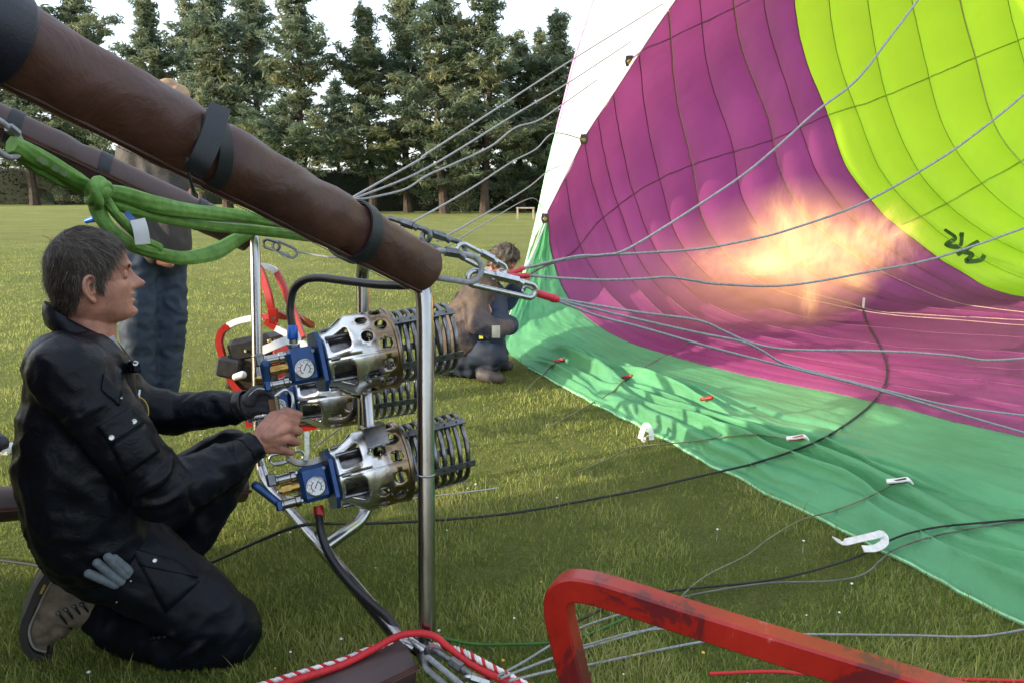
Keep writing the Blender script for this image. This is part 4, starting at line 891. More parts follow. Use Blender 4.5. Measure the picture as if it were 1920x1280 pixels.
mb = MB(); mb.cyl(P(640, 725, 2.1), P(682, 742, 2.07), .012, 12); mb.build('cross_tube', M['steel'], br); mb = MB(); mb.cyl(P(690, 722, 2.2), P(712, 728, 2.35), .015, 12); mb.build('cross_tube', M['steel'], br)
# gas hoses
hz = empty('gas_hose', P(548, 612, 1.93), 'black hose arching from the blue fitting of the upper burner to the leather pole', 'hose')
mb = MB(); mb.tube(cr([P(548, 612, 1.95), P(544, 580, 1.95), P(550, 545, 1.94), P(568, 527, 1.92), P(596, 521, 1.89), P(650, 527, 1.84), P(710, 534, 1.79), P(770, 534, 1.76), P(800, 520, 1.76)], 8), .0105, 12); mb.build('hose', M['rubber'], hz)
mb = MB(); mb.lathe([(.0125, 0), (.0138, .002), (.0138, .034), (.0125, .036)], P(549, 636, 1.95), P(548, 608, 1.95) - P(549, 636, 1.95), 16); mb.build('ferrule', M['bluehose'], hz)
mb = MB(); mb.lathe([(.012, 0), (.016, .003), (.016, .012), (.011, .014), (.011, .024)], P(551, 653, 1.95), (0, 0, 1), 6); mb.build('hose_nut', M['zinc'], hz, 20)
hz = empty('gas_hose', P(598, 950, 1.95), 'black hose with a red end hanging from the lower burner to the frame foot', 'hose')
mb = MB(); mb.tube(cr([P(598, 965, 1.94), P(603, 1000, 1.9), P(618, 1040, 1.87), P(650, 1085, 1.82), P(690, 1125, 1.78), P(730, 1160, 1.74), P(748, 1190, 1.73), P(742, 1225, 1.72)], 8), .0105, 12); mb.build('hose', M['rubber'], hz)
mb = MB(); mb.lathe([(.011, 0), (.0135, .004), (.0128, .030), (.011, .034)], P(600, 972, 1.94), P(595, 938, 1.95) - P(600, 972, 1.94), 14); mb.build('red_collar', M['red'], hz)
hz = empty('gas_hose', P(660, 770, 2.2), 'short dark hose curling under the shaded third burner', 'hose')
mb = MB(); mb.tube(cr([P(668, 745, 2.25), P(665, 770, 2.25), P(650, 786, 2.3), P(620, 788, 2.4)], 7), .011, 10); mb.build('hose', M['rubber'], hz)
# the toggle valve, wooden handle and brackets the man is holding
vh = empty('blast_lever', P(520, 780, 1.90), 'wooden-gripped blast valve handle clasped in the kneeling man\'s fist', 'handle')
mb = MB(); mb.strap(cr([P(513, 748, 1.895), P(520, 790, 1.905), P(534, 848, 1.925)], 4), .026, .016, CAMP - P(520, 790, 1.895)); mb.build('wooden_grip', M['wood'], vh, 30)
mb = MB(); mb.strap([P(517, 742, 1.880), P(524, 790, 1.890), P(541, 858, 1.910)], .006, .004, CAMP - P(520, 790, 1.895)); mb.build('steel_spine', M['steel'], vh)
mb = MB(); mb.tube(cr([P(515, 742, 1.905), P(534, 730, 1.915), P(546, 737, 1.915), P(549, 756, 1.915), P(543, 776, 1.915)], 5), .0045, 8); mb.build('guard', M['zinc'], vh)
for a, b_ in (((519, 740, 1.905), (547, 716, 1.945)), ((516, 734, 1.915), (541, 712, 1.955))): mb = MB(); mb.strap([P(*a), P(*b_)], .010, .004, CAMP - P(*a)); mb.build('link_bar', mat('worn_steel', (.40, .37, .31), .4, .8), vh)
mb = MB(); mb.strap(cr([P(536, 856, 1.945), P(560, 868, 1.965), P(585, 866, 1.985), P(610, 858, 2.015)], 4), .028, .004, (0, -.3, 1)); mb.build('valve_plate', mat('worn_plate', (.35, .34, .31), .45, .8), vh)
mb = MB(); mb.strap([P(573, 862, 1.985), P(576, 846, 1.985), P(575, 808, 1.985)], .012, .004, CAMP - P(575, 830, 1.945)); mb.build('trigger_blade', M['zinc'], vh)
mb = MB(); mb.box(P(492, 712, 1.925), (.016, .012, .010), None, .003); mb.cyl(P(492, 712, 1.925), P(513, 703, 1.935), .008, 8); mb.build('brass_tee', M['brass'], vh)
mb = MB(); mb.box(P(510, 718, 1.915), (.011, .010, .026), frame_of((.2, 0, 1)), .003); mb.build('clevis', M['darkmetal'], vh)
# ================================================================ cables and ropes
def line(name, pts, r, m, label, cat, n=8, group=None, seg=7, parent=None):
    mb = MB(); mb.tube(cr(pts, n), r, seg); return tag(mb.build(name, m, parent, 60), label, cat, group)
GS = 'grey suspension cables sweeping to the near side of the balloon'; K = lambda *l: [V(*q) for q in l]
def cab(l, label, r=.0036): line('suspension_cable', K(*l), r, M['cable'], label, 'cable', group=GS)
cab([(982, 503, 1.99), (1080, 481, 2.03), (1130, 478, 2.05), (1190, 460, 2.08), (1370, 345, 2.16), (1450, 282, 2.2), (1530, 210, 2.24), (1590, 165, 2.27), (1624, 130, 2.28), (1660, 82, 2.3), (1725, -5, 2.34), (1760, -60, 2.36)], 'grey cable rising most steeply across violet and lime, kinked near the top edge')
cab([(984, 503, 1.99), (1100, 482, 2.06), (1300, 468, 2.16), (1400, 451, 2.2), (1480, 431, 2.24), (1620, 380, 2.28), (1760, 300, 2.32), (1850, 235, 2.34), (1925, 172, 2.36), (1990, 100, 2.38)], 'grey cable, second from the top, passing just above the fireball')
cab([(992, 517, 1.97), (1060, 522, 2.0), (1130, 525, 2.04), (1200, 523, 2.08), (1255, 520, 2.1), (1300, 526, 2.12), (1350, 533, 2.15), (1480, 535, 2.2), (1640, 508, 2.28), (1740, 488, 2.3), (1830, 460, 2.34), (1925, 426, 2.38), (2000, 400, 2.4)], 'grey cable with a gentle dip passing through the lower half of the fireball')
cab([(1046, 560, 1.90), (1120, 573, 1.94), (1200, 586, 1.98), (1310, 601, 2.04), (1360, 622, 2.06), (1410, 643, 2.08), (1480, 655, 2.12), (1600, 657, 2.18), (1700, 660, 2.2), (1790, 667, 2.24), (1850, 675, 2.26), (1930, 671, 2.3), (2000, 668, 2.3)], 'wavy grey cable, uppermost of the bundle below the fireball')
cab([(1046, 562, 1.90), (1150, 588, 1.95), (1300, 622, 2.02), (1390, 640, 2.06), (1430, 658, 2.08), (1470, 681, 2.1), (1550, 703, 2.14), (1680, 736, 2.2), (1780, 760, 2.24), (1925, 779, 2.3), (2000, 786, 2.3)], 'grey cable that bends down to join the straight one before parting again')
cab([(1046, 564, 1.90), (1120, 592, 1.93), (1200, 613, 1.96), (1330, 650, 2.02), (1470, 686, 2.08), (1600, 718, 2.12), (1700, 746, 2.16), (1800, 776, 2.2), (1925, 812, 2.26), (2000, 835, 2.3)], 'straight lowest grey cable crossing the violet-green border')
GF = 'thin grey cables fanning from the far frame corner to the balloon mouth'
def cab2(l, label, r=.0042): line('far_cable', K(*l), r, M['cable'], label, 'cable', group=GF)
k2 = (600, 408, 2.55)
cab2([k2, (652, 376, 2.62), (790, 298, 2.95), (800, 289, 2.97), (930, 205, 3.5), (1072, 113, 4.5), (1262, -4, 4.95)], 'topmost thin cable in front of the pines')
cab2([k2, (655, 377, 2.62), (800, 316, 2.95), (966, 215, 3.7), (1062, 158, 4.6), (1184, 78, 5.05)], 'thin cable, second from the top in front of the pines, with a tiny knot')
cab2([k2, (658, 378, 2.62), (700, 370, 2.7), (760, 355, 2.85), (800, 330, 2.95), (850, 308, 3.1), (920, 275, 3.3), (966, 240, 3.6), (1010, 226, 4.0), (1055, 196, 4.7), (1120, 150, 5.1)], 'wavy thin cable, third from the top in front of the pines')
cab2([(700, 455, 2.2), (768, 420, 2.3), (880, 356, 2.9), (960, 304, 3.6), (1005, 280, 4.0), (1040, 250, 4.6), (1095, 262, 5.15)], 'thin cable ending at the middle black pulley', .0036)
cab2([(820, 452, 2.0), (892, 412, 2.4), (990, 352, 3.4), (1030, 320, 4.2), (1062, 308, 5.2)], 'thin cable crossing the far hedge just above the trestle bench', .003)
cab2([(840, 462, 2.0), (900, 425, 2.6), (1000, 372, 4.2), (1022, 408, 5.3)], 'faint thin wire running over the grass to the lowest pulley', .0022)
cab2([(556, 472, 2.62), (600, 480, 2.6), (650, 485, 2.55)], 'thin wire from the hanging grey link into the leather pole', .003)
for q in [(790, 299, 2.95), (966, 214, 3.7)]: pass
line('mouth_cord', [ray(1022, 420, .05, 5.4), V(1012, 445, 5.1), V(1000, 475, 4.6), V(986, 503, 2.05)], .006, M['whitestrap'], 'white cord dropping from the lowest pulley to the red sleeves', 'cord')
# ropes lying on the grass
def on_ground(l, h=.022):
    out = []
    for q in l:
        out.append(G(q[0], q[1], q[2] if len(q) > 2 else h))
    return out
P_ = on_ground([(-60, 1042), (20, 1052), (80, 1062), (160, 1090), (260, 1095), (330, 1078), (400, 1052, .05), (470, 1020, .12), (530, 995, .20), (562, 985, .24), (600, 981, .20), (650, 981, .08), (760, 978, .03), (900, 968), (1000, 955), (1100, 937), (1200, 918), (1290, 897)]) + on_surf([(1400, 872), (1480, 847), (1545, 820), (1600, 785), (1640, 750), (1660, 715), (1662, 685), (1650, 650), (1632, 618), (1620, 592), (1618, 578)], 4, .022)
line('vent_rope', P_, .0048, M['darkrope'], 'long black rope snaking over the grass and up the violet cloth', 'rope')
c = ray(1618, 578, .03); mb = MB(); mb.tube([c, c + Vector((0, 0, .10))], .012, 8); mb.ball(c - Vector((0, 0, .08)), .03); tag(mb.build('rope_anchor', M['whitestrap']), 'small pale rope anchor high on the violet floor at the end of the black rope', 'anchor')
line('tether_rope', on_ground([(1080, 1165), (1180, 1120), (1300, 1102), (1420, 1090), (1500, 1075), (1580, 1052), (1622, 1036)]) + on_surf([(1650, 1020), (1700, 1000), (1760, 987), (1830, 980), (1925, 972)], 4, .022), .0034, M['darkrope'], 'thin dark line from the red handle over the near green folds', 'rope')
line('tether_rope', on_ground([(1250, 1125), (1330, 1108), (1440, 1092), (1560, 1088), (1620, 1075), (1650, 1050)]) + on_surf([(1668, 1034), (1700, 1020), (1760, 1002), (1850, 985), (1925, 975)], 4, .018), .0028, mat('grey_cord', (.12, .13, .11), .8), 'thin grey line lying beside the dark one near the white webbing loop', 'rope')
line('tether_rope', on_ground([(1240, 1160), (1290, 1105), (1330, 1075), (1400, 1040), (1440, 1010), (1500, 975)]) + on_surf([(1560, 958), (1620, 935), (1680, 905)], 4, .018), .0026, mat('olive_cord', (.14, .15, .08), .8), 'thin olive line leading to the black and white tag', 'rope')
line('tether_rope', on_ground([(1080, 885), (1140, 860), (1190, 838)]) + on_surf([(1290, 828), (1370, 817), (1420, 814), (1480, 822)], 4, .018), .003, bpy.data.materials['olive_cord'], 'thin olive line leading to the red and white tag', 'rope')
line('tether_rope', on_ground([(1030, 800), (1080, 772), (1120, 750)]) + on_surf([(1150, 733), (1165, 716), (1180, 707)], 4, .018), .004, bpy.data.materials['olive_cord'], 'short olive line leading to the plain red toggle', 'rope')
line('tether_rope', on_ground([(985, 735), (1005, 712), (1018, 702)]) + on_surf([(1030, 688), (1046, 678)], 4, .018), .004, bpy.data.materials['olive_cord'], 'short olive line at the farthest red and white toggle', 'rope')
line('tether_rope', on_ground([(1040, 1226), (1100, 1208), (1180, 1186), (1250, 1178), (1300, 1190), (1500, 1188), (1700, 1190), (1830, 1192), (1930, 1178)]), .003, M['cable'], 'thin grey cable running level through the grass behind the red handle', 'rope')
GBt = 'thin grey cables fanning from the bottom karabiner through the grass'
for l, lab in [([(935, 1266, .12), (985, 1238, .07), (1020, 1216, .03), (1090, 1175), (1180, 1145)], 'upper thin cable fanning from the bottom karabiner'), ([(940, 1270, .12), (1030, 1235, .05), (1100, 1213), (1240, 1172), (1290, 1150)], 'middle thin cable fanning from the bottom karabiner'), ([(955, 1276, .11), (1040, 1255, .06), (1100, 1246), (1300, 1205), (1420, 1190)], 'lower thin cable fanning from the bottom karabiner')]:
    line('ground_cable', on_ground(l), .0032, M['cable'], lab, 'cable', group=GBt)
line('ground_cable', on_ground([(760, 935, .03), (850, 925), (935, 914)]), .0028, M['cable'], 'short grey cable lying in the grass behind the near post', 'cable')
line('ground_cable', [V(590, 838, 2.5), V(640, 800, 2.7), V(665, 775, 2.9), V(700, 745, 3.3)], .003, M['cable'], 'thin taut cable running up behind the lower burner', 'cable')
line('green_cord', on_ground([(560, 1275), (640, 1238), (700, 1212, .05), (752, 1192, .12), (800, 1190, .14), (850, 1200, .06), (900, 1207), (1000, 1206), (1045, 1202), (1110, 1185), (1180, 1155), (1240, 1135)]), .004, M['greenrope'], 'thin green cord looping past the foot of the near post', 'cord')
line('red_cable', on_ground([(1330, 1262), (1450, 1258), (1560, 1266), (1700, 1270), (1930, 1276)], .03), .0042, M['redrope'], 'red cable at the bottom edge behind the red handle', 'cable')
# red rope with a red and white rope beside it
rp = K((470, 1302, 1.50), (560, 1272, 1.55), (640, 1246, 1.60), (700, 1216, 1.64), (745, 1192, 1.66), (785, 1186, 1.665), (815, 1192, 1.665), (840, 1212, 1.66), (880, 1243, 1.63), (940, 1272, 1.6), (1010, 1296, 1.58))
line('red_rope', rp, .0078, M['redrope'], 'thick plain red rope slung over the foot of the near post', 'rope', seg=10)
rp2 = cr(K((450, 1296, 1.52), (560, 1262, 1.57), (640, 1238, 1.62), (700, 1214, 1.66), (750, 1208, 1.69), (790, 1208, 1.70), (835, 1212, 1.68), (870, 1222, 1.65), (920, 1248, 1.62), (990, 1284, 1.6), (1040, 1306, 1.58)), 40)
root = empty('twisted_rope', rp2[0], 'red and white twisted rope running beside the plain red rope', 'rope')
for k in range(3):
    pts = []; acc = 0
    for i, c in enumerate(rp2):
        t = (rp2[min(i + 1, len(rp2) - 1)] - rp2[max(i - 1, 0)]).normalized(); u = Vector((0, 0, 1)); u = (u - t * u.dot(t)).normalized(); s = t.cross(u)
        if i: acc += (c - rp2[i - 1]).length
        a = acc / .028 * 2 * math.pi + k * 2 * math.pi / 3; pts.append(c + (u * math.cos(a) + s * math.sin(a)) * .0034)
    mb = MB(); mb.tube(pts, .0040, 6); mb.build('strand', M['redrope'] if k == 0 else mat('white_strand', (.72, .66, .66), .7), root, 60)
# green sling
def sling(pts, wds, th=.012, name='strand', up=None, parent=None, nstr=4, ph=0):
    P_ = cr(pts, 8); n = len(P_); wv = np.interp(np.linspace(0, 1, n), np.linspace(0, 1, len(wds)), wds); prof = []; 
    kk = 28
    for k in range(kk):
        a = 2 * math.pi * k / kk; r_ = 1 + .06 * math.cos(nstr * a * 2 + ph) * (1 if True else 0); prof.append((math.cos(a) * r_, math.sin(a) * r_ * th))
    mb = MB(); m = len(prof); v = []; f = []
    for i in range(n):
        t = (P_[min(i + 1, n - 1)] - P_[max(i - 1, 0)]).normalized(); c = (CAMP - P_[i]); c = (c - t * c.dot(t)).normalized(); s = t.cross(c); tw = .35 * math.sin(i * .22 + ph)
        for a, b in prof:
            x = a * wv[i] * .42; y = b * .5 * (1 + .18 * noise.noise(Vector((i * .3, a * 2, ph)))); q = P_[i] + (s * math.cos(tw) + c * math.sin(tw)) * x + (c * math.cos(tw) - s * math.sin(tw)) * y; v.append(q)
    for i in range(n - 1):
        for k in range(m): f.append((i * m + k, i * m + (k + 1) % m, (i + 1) * m + (k + 1) % m, (i + 1) * m + k))
    f.append(tuple(range(m - 1, -1, -1))); f.append(tuple(range((n - 1) * m, n * m))); mb.add(v, f); return mb.build(name, M['sling'], parent, 60)
sl = empty('lifting_sling', V(180, 362, 1.86), 'bright green knotted round sling hanging from the far post in a long loop', 'sling')
sling(K((22, 270, 1.62), (50, 285, 1.66), (100, 312, 1.74), (150, 342, 1.82), (176, 358, 1.86)), [.045, .05, .052, .045, .035], .030, parent=sl, ph=1)
sling(K((18, 280, 1.64), (60, 312, 1.70), (120, 345, 1.8), (170, 364, 1.88)), [.022, .024, .022, .02], .02, parent=sl, ph=2)
sling(K((190, 358, 1.86), (230, 366, 1.92), (300, 386, 2.05), (370, 398, 2.2), (440, 404, 2.35), (520, 416, 2.48), (600, 428, 2.6)), [.035, .055, .058, .052, .05, .045, .045], .030, parent=sl, ph=3)
sling(K((192, 370, 1.88), (240, 392, 1.96), (310, 410, 2.1), (390, 424, 2.28), (460, 430, 2.45), (520, 437, 2.55), (580, 445, 2.65)), [.03, .035, .035, .035, .04, .04, .04], .024, parent=sl, ph=4)
sling(K((176, 366, 1.85), (184, 396, 1.86), (205, 428, 1.88), (240, 456, 1.95), (290, 474, 2.05), (345, 484, 2.2), (400, 474, 2.35), (440, 452, 2.5), (476, 432, 2.6)), [.035, .045, .042, .04, .042, .05, .06, .055, .04], .024, parent=sl, ph=5)
sling(K((196, 372, 1.86), (216, 400, 1.88), (240, 426, 1.93), (262, 446, 1.98), (300, 466, 2.06)), [.03, .028, .026, .026, .03], .020, parent=sl, ph=6)
mb = MB()
for k, (c, s) in enumerate([((176, 354, 1.84), .020), ((190, 362, 1.83), .021), ((184, 372, 1.84), .018)]):
    c = V(*c); mb.ball(c, (.034, .026, s), frame_of((-.5, -.3, 1)))
fuse(mb, 'knot_core', M['sling'], sl, .004, 3)
for a0, rr, tl_ in ((0, .030, .3), (1.2, .027, -.5)):
    c = V(184, 362, 1.83); R_ = frame_of(((.8, .3, -.45 + tl_))); pts = [c + R_ @ Vector((math.cos(a) * rr, math.sin(a) * rr, .006 * math.sin(a * 2))) for a in [2 * math.pi * q / 20 for q in range(20)]]
    mb = MB(); mb.tube(pts, .0125, 10, True); mb.build('knot_wrap', M['sling'], sl, 60)
ss = [V(258, 412, 1.93), V(264, 432, 1.93), V(268, 458, 1.94)]; mb = MB(); mb.strap(cr(ss, 4), .036, .006, CAMP - ss[0]); tg = mb.build('care_tag', mat('tag_white', (.66, .68, .70), .6, 0, .08), sl); 
mb = MB(); mb.strap(cr([V(236, 398, 1.92), V(246, 410, 1.925), V(256, 424, 1.93)], 4), .014, .003, CAMP - ss[0]); mb.build('blue_tag_edge', mat('tag_blue', (.05, .16, .45), .5), sl)
# printed grey lettering patches on the sling
for i, (a, b) in enumerate([((72, 296), (88, 306)), ((98, 312), (110, 319)), ((114, 320), (126, 328))]):
    mb = MB(); mb.strap([V(a[0], a[1], 1.655 + i * .03), V(b[0], b[1], 1.665 + i * .03)], .014, .002, CAMP - V(90, 300, 1.7)); mb.build('print', mat('faded_print', (.10, .16, .06), .7), sl)
oval('karabiner', V(-30, 232, 1.56), V(38, 286, 1.64), (0, .1, 1), .060, .0065, M['cable'], 'grey karabiner at the left edge holding the green sling', 'karabiner', nut=(1, .5, .75), nutm=M['darkmetal'])
vs = empty('valve_tap', V(172, 412, 2.3), 'small blue tap peeking out above the kneeling man\'s head', 'tap'); mb = MB(); mb.cap(V(162, 415, 2.3), V(176, 411, 2.3), .007, .011); mb.cap(V(176, 411, 2.3), V(184, 402, 2.3), .005, .004); mb.build('tap_body', M['bluehose'], vs)
# ================================================================ foreground red tube handle
m_redc, nt, p = node_mat('chipped_red_paint')
tc = N(nt, 'ShaderNodeTexCoord'); n1 = N(nt, 'ShaderNodeTexNoise', i_Scale=7, i_Detail=9, i_Roughness=.70, i_Distortion=.4); n2 = N(nt, 'ShaderNodeTexNoise', i_Scale=5, i_Detail=4)
for q in (n1, n2): nt.links.new(tc.outputs['Object'], q.inputs['Vector'])
r1 = N(nt, 'ShaderNodeValToRGB'); nt.links.new(n1.outputs['Fac'], r1.inputs[0]); e = r1.color_ramp.elements; e[0].position = .46; e[0].color = (.11, .007, .012, 1); e[1].position = .68; e[1].color = (.45, .20, .20, 1)
q = e.new(.49); q.color = (.27, .008, .006, 1); q = e.new(.64); q.color = (.36, .015, .010, 1)
nt.links.new(r1.outputs[0], p.inputs['Base Color']); p.inputs['Roughness'].default_value = .34
fr = empty('inflation_fan', G(1300, 1500), 'chipped red square-tube handle of the fan right at the camera, cutting the bottom edge', 'fan')
hp = cr([V(1120, 1420, .98), V(1100, 1360, .98), V(1077, 1270, .975), V(1058, 1190, .97), V(1049, 1145, .965), V(1052, 1112, .958), V(1072, 1098, .95), V(1105, 1100, .94), V(1160, 1115, .925), V(1300, 1160, .89), V(1500, 1222, .845), V(1700, 1283, .805), V(1850, 1330, .78)], 8)
nrm = (V(1050, 1140, .965) - V(1100, 1400, .98)).cross(V(1800, 1310, .79) - V(1100, 1100, .94)).normalized()
mb = MB(); s_ = .0165; c_ = .003; mb.sweep(hp, [(-s_ + c_, -s_), (s_ - c_, -s_), (s_, -s_ + c_), (s_, s_ - c_), (s_ - c_, s_), (-s_ + c_, s_), (-s_, s_ - c_), (-s_, -s_ + c_)], nrm); mb.build('handle', m_redc, fr, 35)
# the rest of the fan, below the edge of the photo
for a in (0, 1):
    o_ = Vector((0, -.0, 0)); q0 = hp[0] if a == 0 else hp[-1]; mb = MB(); mb.sweep([q0, Vector((q0.x + .02, q0.y, .03))], [(-.016, -.016), (.016, -.016), (.016, .016), (-.016, .016)], nrm); mb.build('leg', m_redc, fr, 35)
# ================================================================ the other fan, behind the far post
f2 = empty('inflation_fan', G(500, 800), 'petrol inflation fan with a red and white tube frame behind the far post', 'fan')
D = 3.05
def bar(l, m, nm='frame_bar', s=.0125, up=None):
    mb = MB(); mb.sweep(cr([V(*q) for q in l], 6) if len(l) > 2 else [V(*q) for q in l], [(-s, -s), (s, -s), (s, s), (-s, s)], up or Vector((0, -1, .15))); mb.build(nm, m, f2, 35)
bar([(462, 742, D), (440, 722, D), (424, 690, D), (414, 655, D), (411, 640, D), (416, 622, D), (430, 610, D)], M['red'])
bar([(428, 611, D), (445, 603, D), (470, 597, D), (496, 594, D)], M['white'])
bar([(494, 595, D), (515, 591, D), (535, 593, D + .1), (560, 597, D + .2), (585, 610, D + .4)], M['red'])
bar([(486, 500, D + .1), (495, 525, D + .05), (505, 560, D), (512, 600, D)], M['red'])
bar([(486, 498, D + .1), (500, 500, D + .12), (514, 506, D + .14), (520, 514, D + .15)], M['white'], s=.012)
bar([(519, 510, D + .15), (535, 545, D + .1), (552, 590, D), (568, 634, D - .05)], M['red'])
bar([(498, 603, D), (520, 616, D)], M['red']); bar([(518, 615, D), (545, 630, D), (600, 665, D)], M['white'])
bar([(486, 660, D - .3), (520, 645, D - .3), (560, 630, D - .25)], M['white'], s=.015)
bar([(545, 775, D + .1), (560, 796, D + .1), (592, 794, D + .1), (598, 786, D + .1)], M['red'], s=.02)
bar([(470, 800, D), (465, 780, D), (462, 745, D)], M['red'])
mb = MB(); mb.box(V(512, 592, D - .03), (.02, .008, .03), None, .003); mb.build('hinge_plate', M['red'], f2); mb = MB(); mb.lathe([(.008, 0), (.008, .008)], V(512, 598, D - .05), (0, -1, 0), 10); mb.build('bolt', M['zinc'], f2)
mb = MB(); mb.box(V(482, 650, D + .1), (.105, .09, .05), frame_of((-.18, .1, 1)), .02); mb.build('engine_cover', M['black'], f2, 30)
mb = MB()
for px, py in ((462, 657), (505, 638)): mb.box(V(px, py, D - .0), (.018, .003, .005), frame_of((-.18, .1, 1)))
mb.build('warning_label', mat('label_yellow', (.55, .50, .22), .6), f2)
mb = MB(); mb.box(V(434, 688, D), (.045, .05, .04), frame_of((.2, .1, 1)), .01); mb.build('fuel_tap_housing', M['black'], f2, 30)
mb = MB(); mb.cap(V(442, 706, D - .06), V(455, 702, D - .06), .014, .016); mb.build('filler_cap', M['white'], f2)
mb = MB(); mb.box(V(462, 690, D + .08), (.07, .06, .07), frame_of((.1, .1, 1)), .012)
for k in range(7): mb.box(V(450 + k * 5, 712, D), (.003, .05, .05), frame_of((.3, .1, 1)))
mb.build('engine_block', mat('oily_metal', (.12, .10, .07), .5, .6), f2, 30)
mb = MB(); mb.lathe([(.155, 0), (.17, .005), (.17, .06), (.155, .065)], V(508, 712, D + .05), (1, .35, -.1), 36, caps=False); mb.build('fan_shroud', M['red'], f2)
# ================================================================ people
def skin_mat(name, col):
    m = mat(name, col, .48, 0, .24, 26, .0014, 130, rvar=.08); p = m.node_tree.nodes['Principled BSDF']
    p.inputs['Subsurface Weight'].default_value = .15; p.inputs['Subsurface Radius'].default_value = (.012, .005, .003); p.inputs['Subsurface Scale'].default_value = .5; return m
m_skin = skin_mat('weathered_skin', (.42, .192, .138))
m_navy = mat('navy_waxed_cotton', (.0030, .0042, .0085), .42, 0, .35, 12, .0030, 26, rvar=.12, dist=1.2, spec=.22)
m_navy2 = mat('navy_trouser_cloth', (.0038, .0055, .010), .52, 0, .35, 12, .0022, 30, rvar=.10, dist=.9, spec=.20)
m_hair = mat('dark_hair', (.030, .020, .013), .6, 0, .5, 60); m_hair2 = mat('grey_hair', (.095, .078, .060), .5, 0, .4, 60)
ZL = [-75, -66, -58, -50, -40, -30, -20, -10, 0, 15, 30, 45, 60, 80, 100, 115, 126, 133, 136]
XF = [40, 74, 87, 91, 90, 87, 86, 86, 86, 84, 81, 83, 87, 84, 75, 60, 41, 20, 1]
XB = [-48, -52, -55, -58, -61, -64, -67, -70, -72, -75, -77, -77, -76, -71, -60, -45, -30, -14, -1]
WW = [28, 40, 48, 54, 60, 64, 66, 68, 69, 71, 72, 73, 73, 71, 63, 51, 36, 18, 1]
def gs(x, s): return math.exp(-(x / s) ** 2)
def head_point(z, a, feat=True):
    "z in mm, a azimuth from the front (+x), returns point in mm"
    xf, xb, wv = np.interp(z, ZL, XF), np.interp(z, ZL, XB), np.interp(z, ZL, WW)
    cx = xf * .35 + xb * .65 + 12; ca, sa = math.cos(a), math.sin(a)
    if ca > 0:
        ex = 1.0 if z > 40 else 1.0 - .10 * min(1, (40 - z) / 60); x = cx + (xf - cx) * abs(ca) ** ex; y = wv * math.copysign(abs(sa) ** (1.0 if z > 30 else 1.08), sa)
    else: x = cx + (xb - cx) * abs(ca); y = wv * sa
    if feat and ca > 0:
        ay = abs(y); f = 0
        pr = np.interp(z, [-3, 1, 6, 12, 18, 26, 35, 45, 54], [0, 13, 27, 34, 33, 25, 17, 9, 0]); f += pr * gs(y, np.interp(z, [0, 15, 30, 50], [11, 10.5, 7.5, 7.5]))
        f += 6 * gs(ay - 14, 5) * gs(z - 8, 6)
        f += 7.5 * gs(z - 57, 8) * gs(ay - 24, 22)
        f -= 10 * gs(z - 38, 10) * gs(ay - 29, 15)
        f += 4 * gs(z - 14, 14) * gs(ay - 42, 14)
        f += 7 * gs(z + 9, 5.5) * gs(y, 22) - 3.5 * gs(z + 17.5, 2.2) * gs(y, 26) + 7 * gs(z + 24, 5) * gs(y, 20)
        f -= 3 * gs(z + 35, 5) * gs(y, 22); f += 6 * gs(z + 51, 10) * gs(y, 20)
        f -= 1.8 * gs((ay - 24) - (8 - z) * .45, 3) * gs(z + 2, 16)       # fold beside the mouth
        x += f * abs(ca) ** .3
    return Vector((x, y, z))
def build_head(mb, Mx):
    zs = list(np.linspace(-75, 136, 92)); na = 120; v = []; f = []
    for z in zs:
        for k in range(na): v.append(Mx @ (head_point(z, 2 * math.pi * k / na) * .001))
    for j in range(len(zs) - 1):
        for k in range(na): f.append((j * na + k, j * na + (k + 1) % na, (j + 1) * na + (k + 1) % na, (j + 1) * na + k))
    f.append(tuple(range(na - 1, -1, -1))); f.append(tuple(range((len(zs) - 1) * na, len(zs) * na))); mb.add(v, f)
def build_ear(mb, Mx, side):
    o = Vector((-4, side * 71, 12)) * .001; R_ = Matrix.Rotation(math.radians(-side * 22), 3, 'Z') @ Matrix.Rotation(math.radians(-10), 3, 'Y')
    def e(x, z, y=0): return Mx @ (o + R_ @ (Vector((x, side * y, z)) * .001))
    rim = cr([e(9, 8, 3), e(10, 22, 6), e(2, 31, 9), e(-10, 29, 13), e(-19, 17, 15), e(-20, 2, 14), e(-14, -12, 11), e(-6, -22, 8)], 4); mb.tube(rim, [.0042] * len(rim), 8)
    for p in rim[::2]: mb.ball(p, .0042, seg=8, ring=5)
    mb.add([e(9, 8, 1), e(2, 28, 5), e(-10, 27, 8), e(-18, 15, 10), e(-18, 0, 9), e(-12, -14, 7), e(-4, -24, 4), e(6, -14, 1)] + [e(9, 8, -6), e(2, 28, -4), e(-10, 27, 2), e(-18, 15, 4), e(-18, 0, 4), e(-12, -14, 1), e(-4, -24, -3), e(6, -14, -6)], [tuple(range(8)), tuple(range(15, 7, -1))] + [(i, i + 8, (i + 1) % 8 + 8, (i + 1) % 8) for i in range(8)])
    mb.ball(e(-3, -23, 5), (.0075, .006, .009), seg=10, ring=6); mb.cap(e(8, 4, 4), e(4, -8, 4), .0045, .004, 8)
    ah = cr([e(2, 18, 7), e(-7, 14, 9), e(-9, 2, 9), e(-4, -9, 7)], 4); mb.tube(ah, .0032, 6)
HLA = [0, 30, 45, 55, 62, 68, 74, 80, 85, 92, 104, 120, 150, 180]; HLZ = [90, 88, 80, 68, 52, 34, 6, 4, 24, 32, 4, -30, -46, -48]
def hairline(a): return float(np.interp(abs(math.degrees(a)), HLA, HLZ))
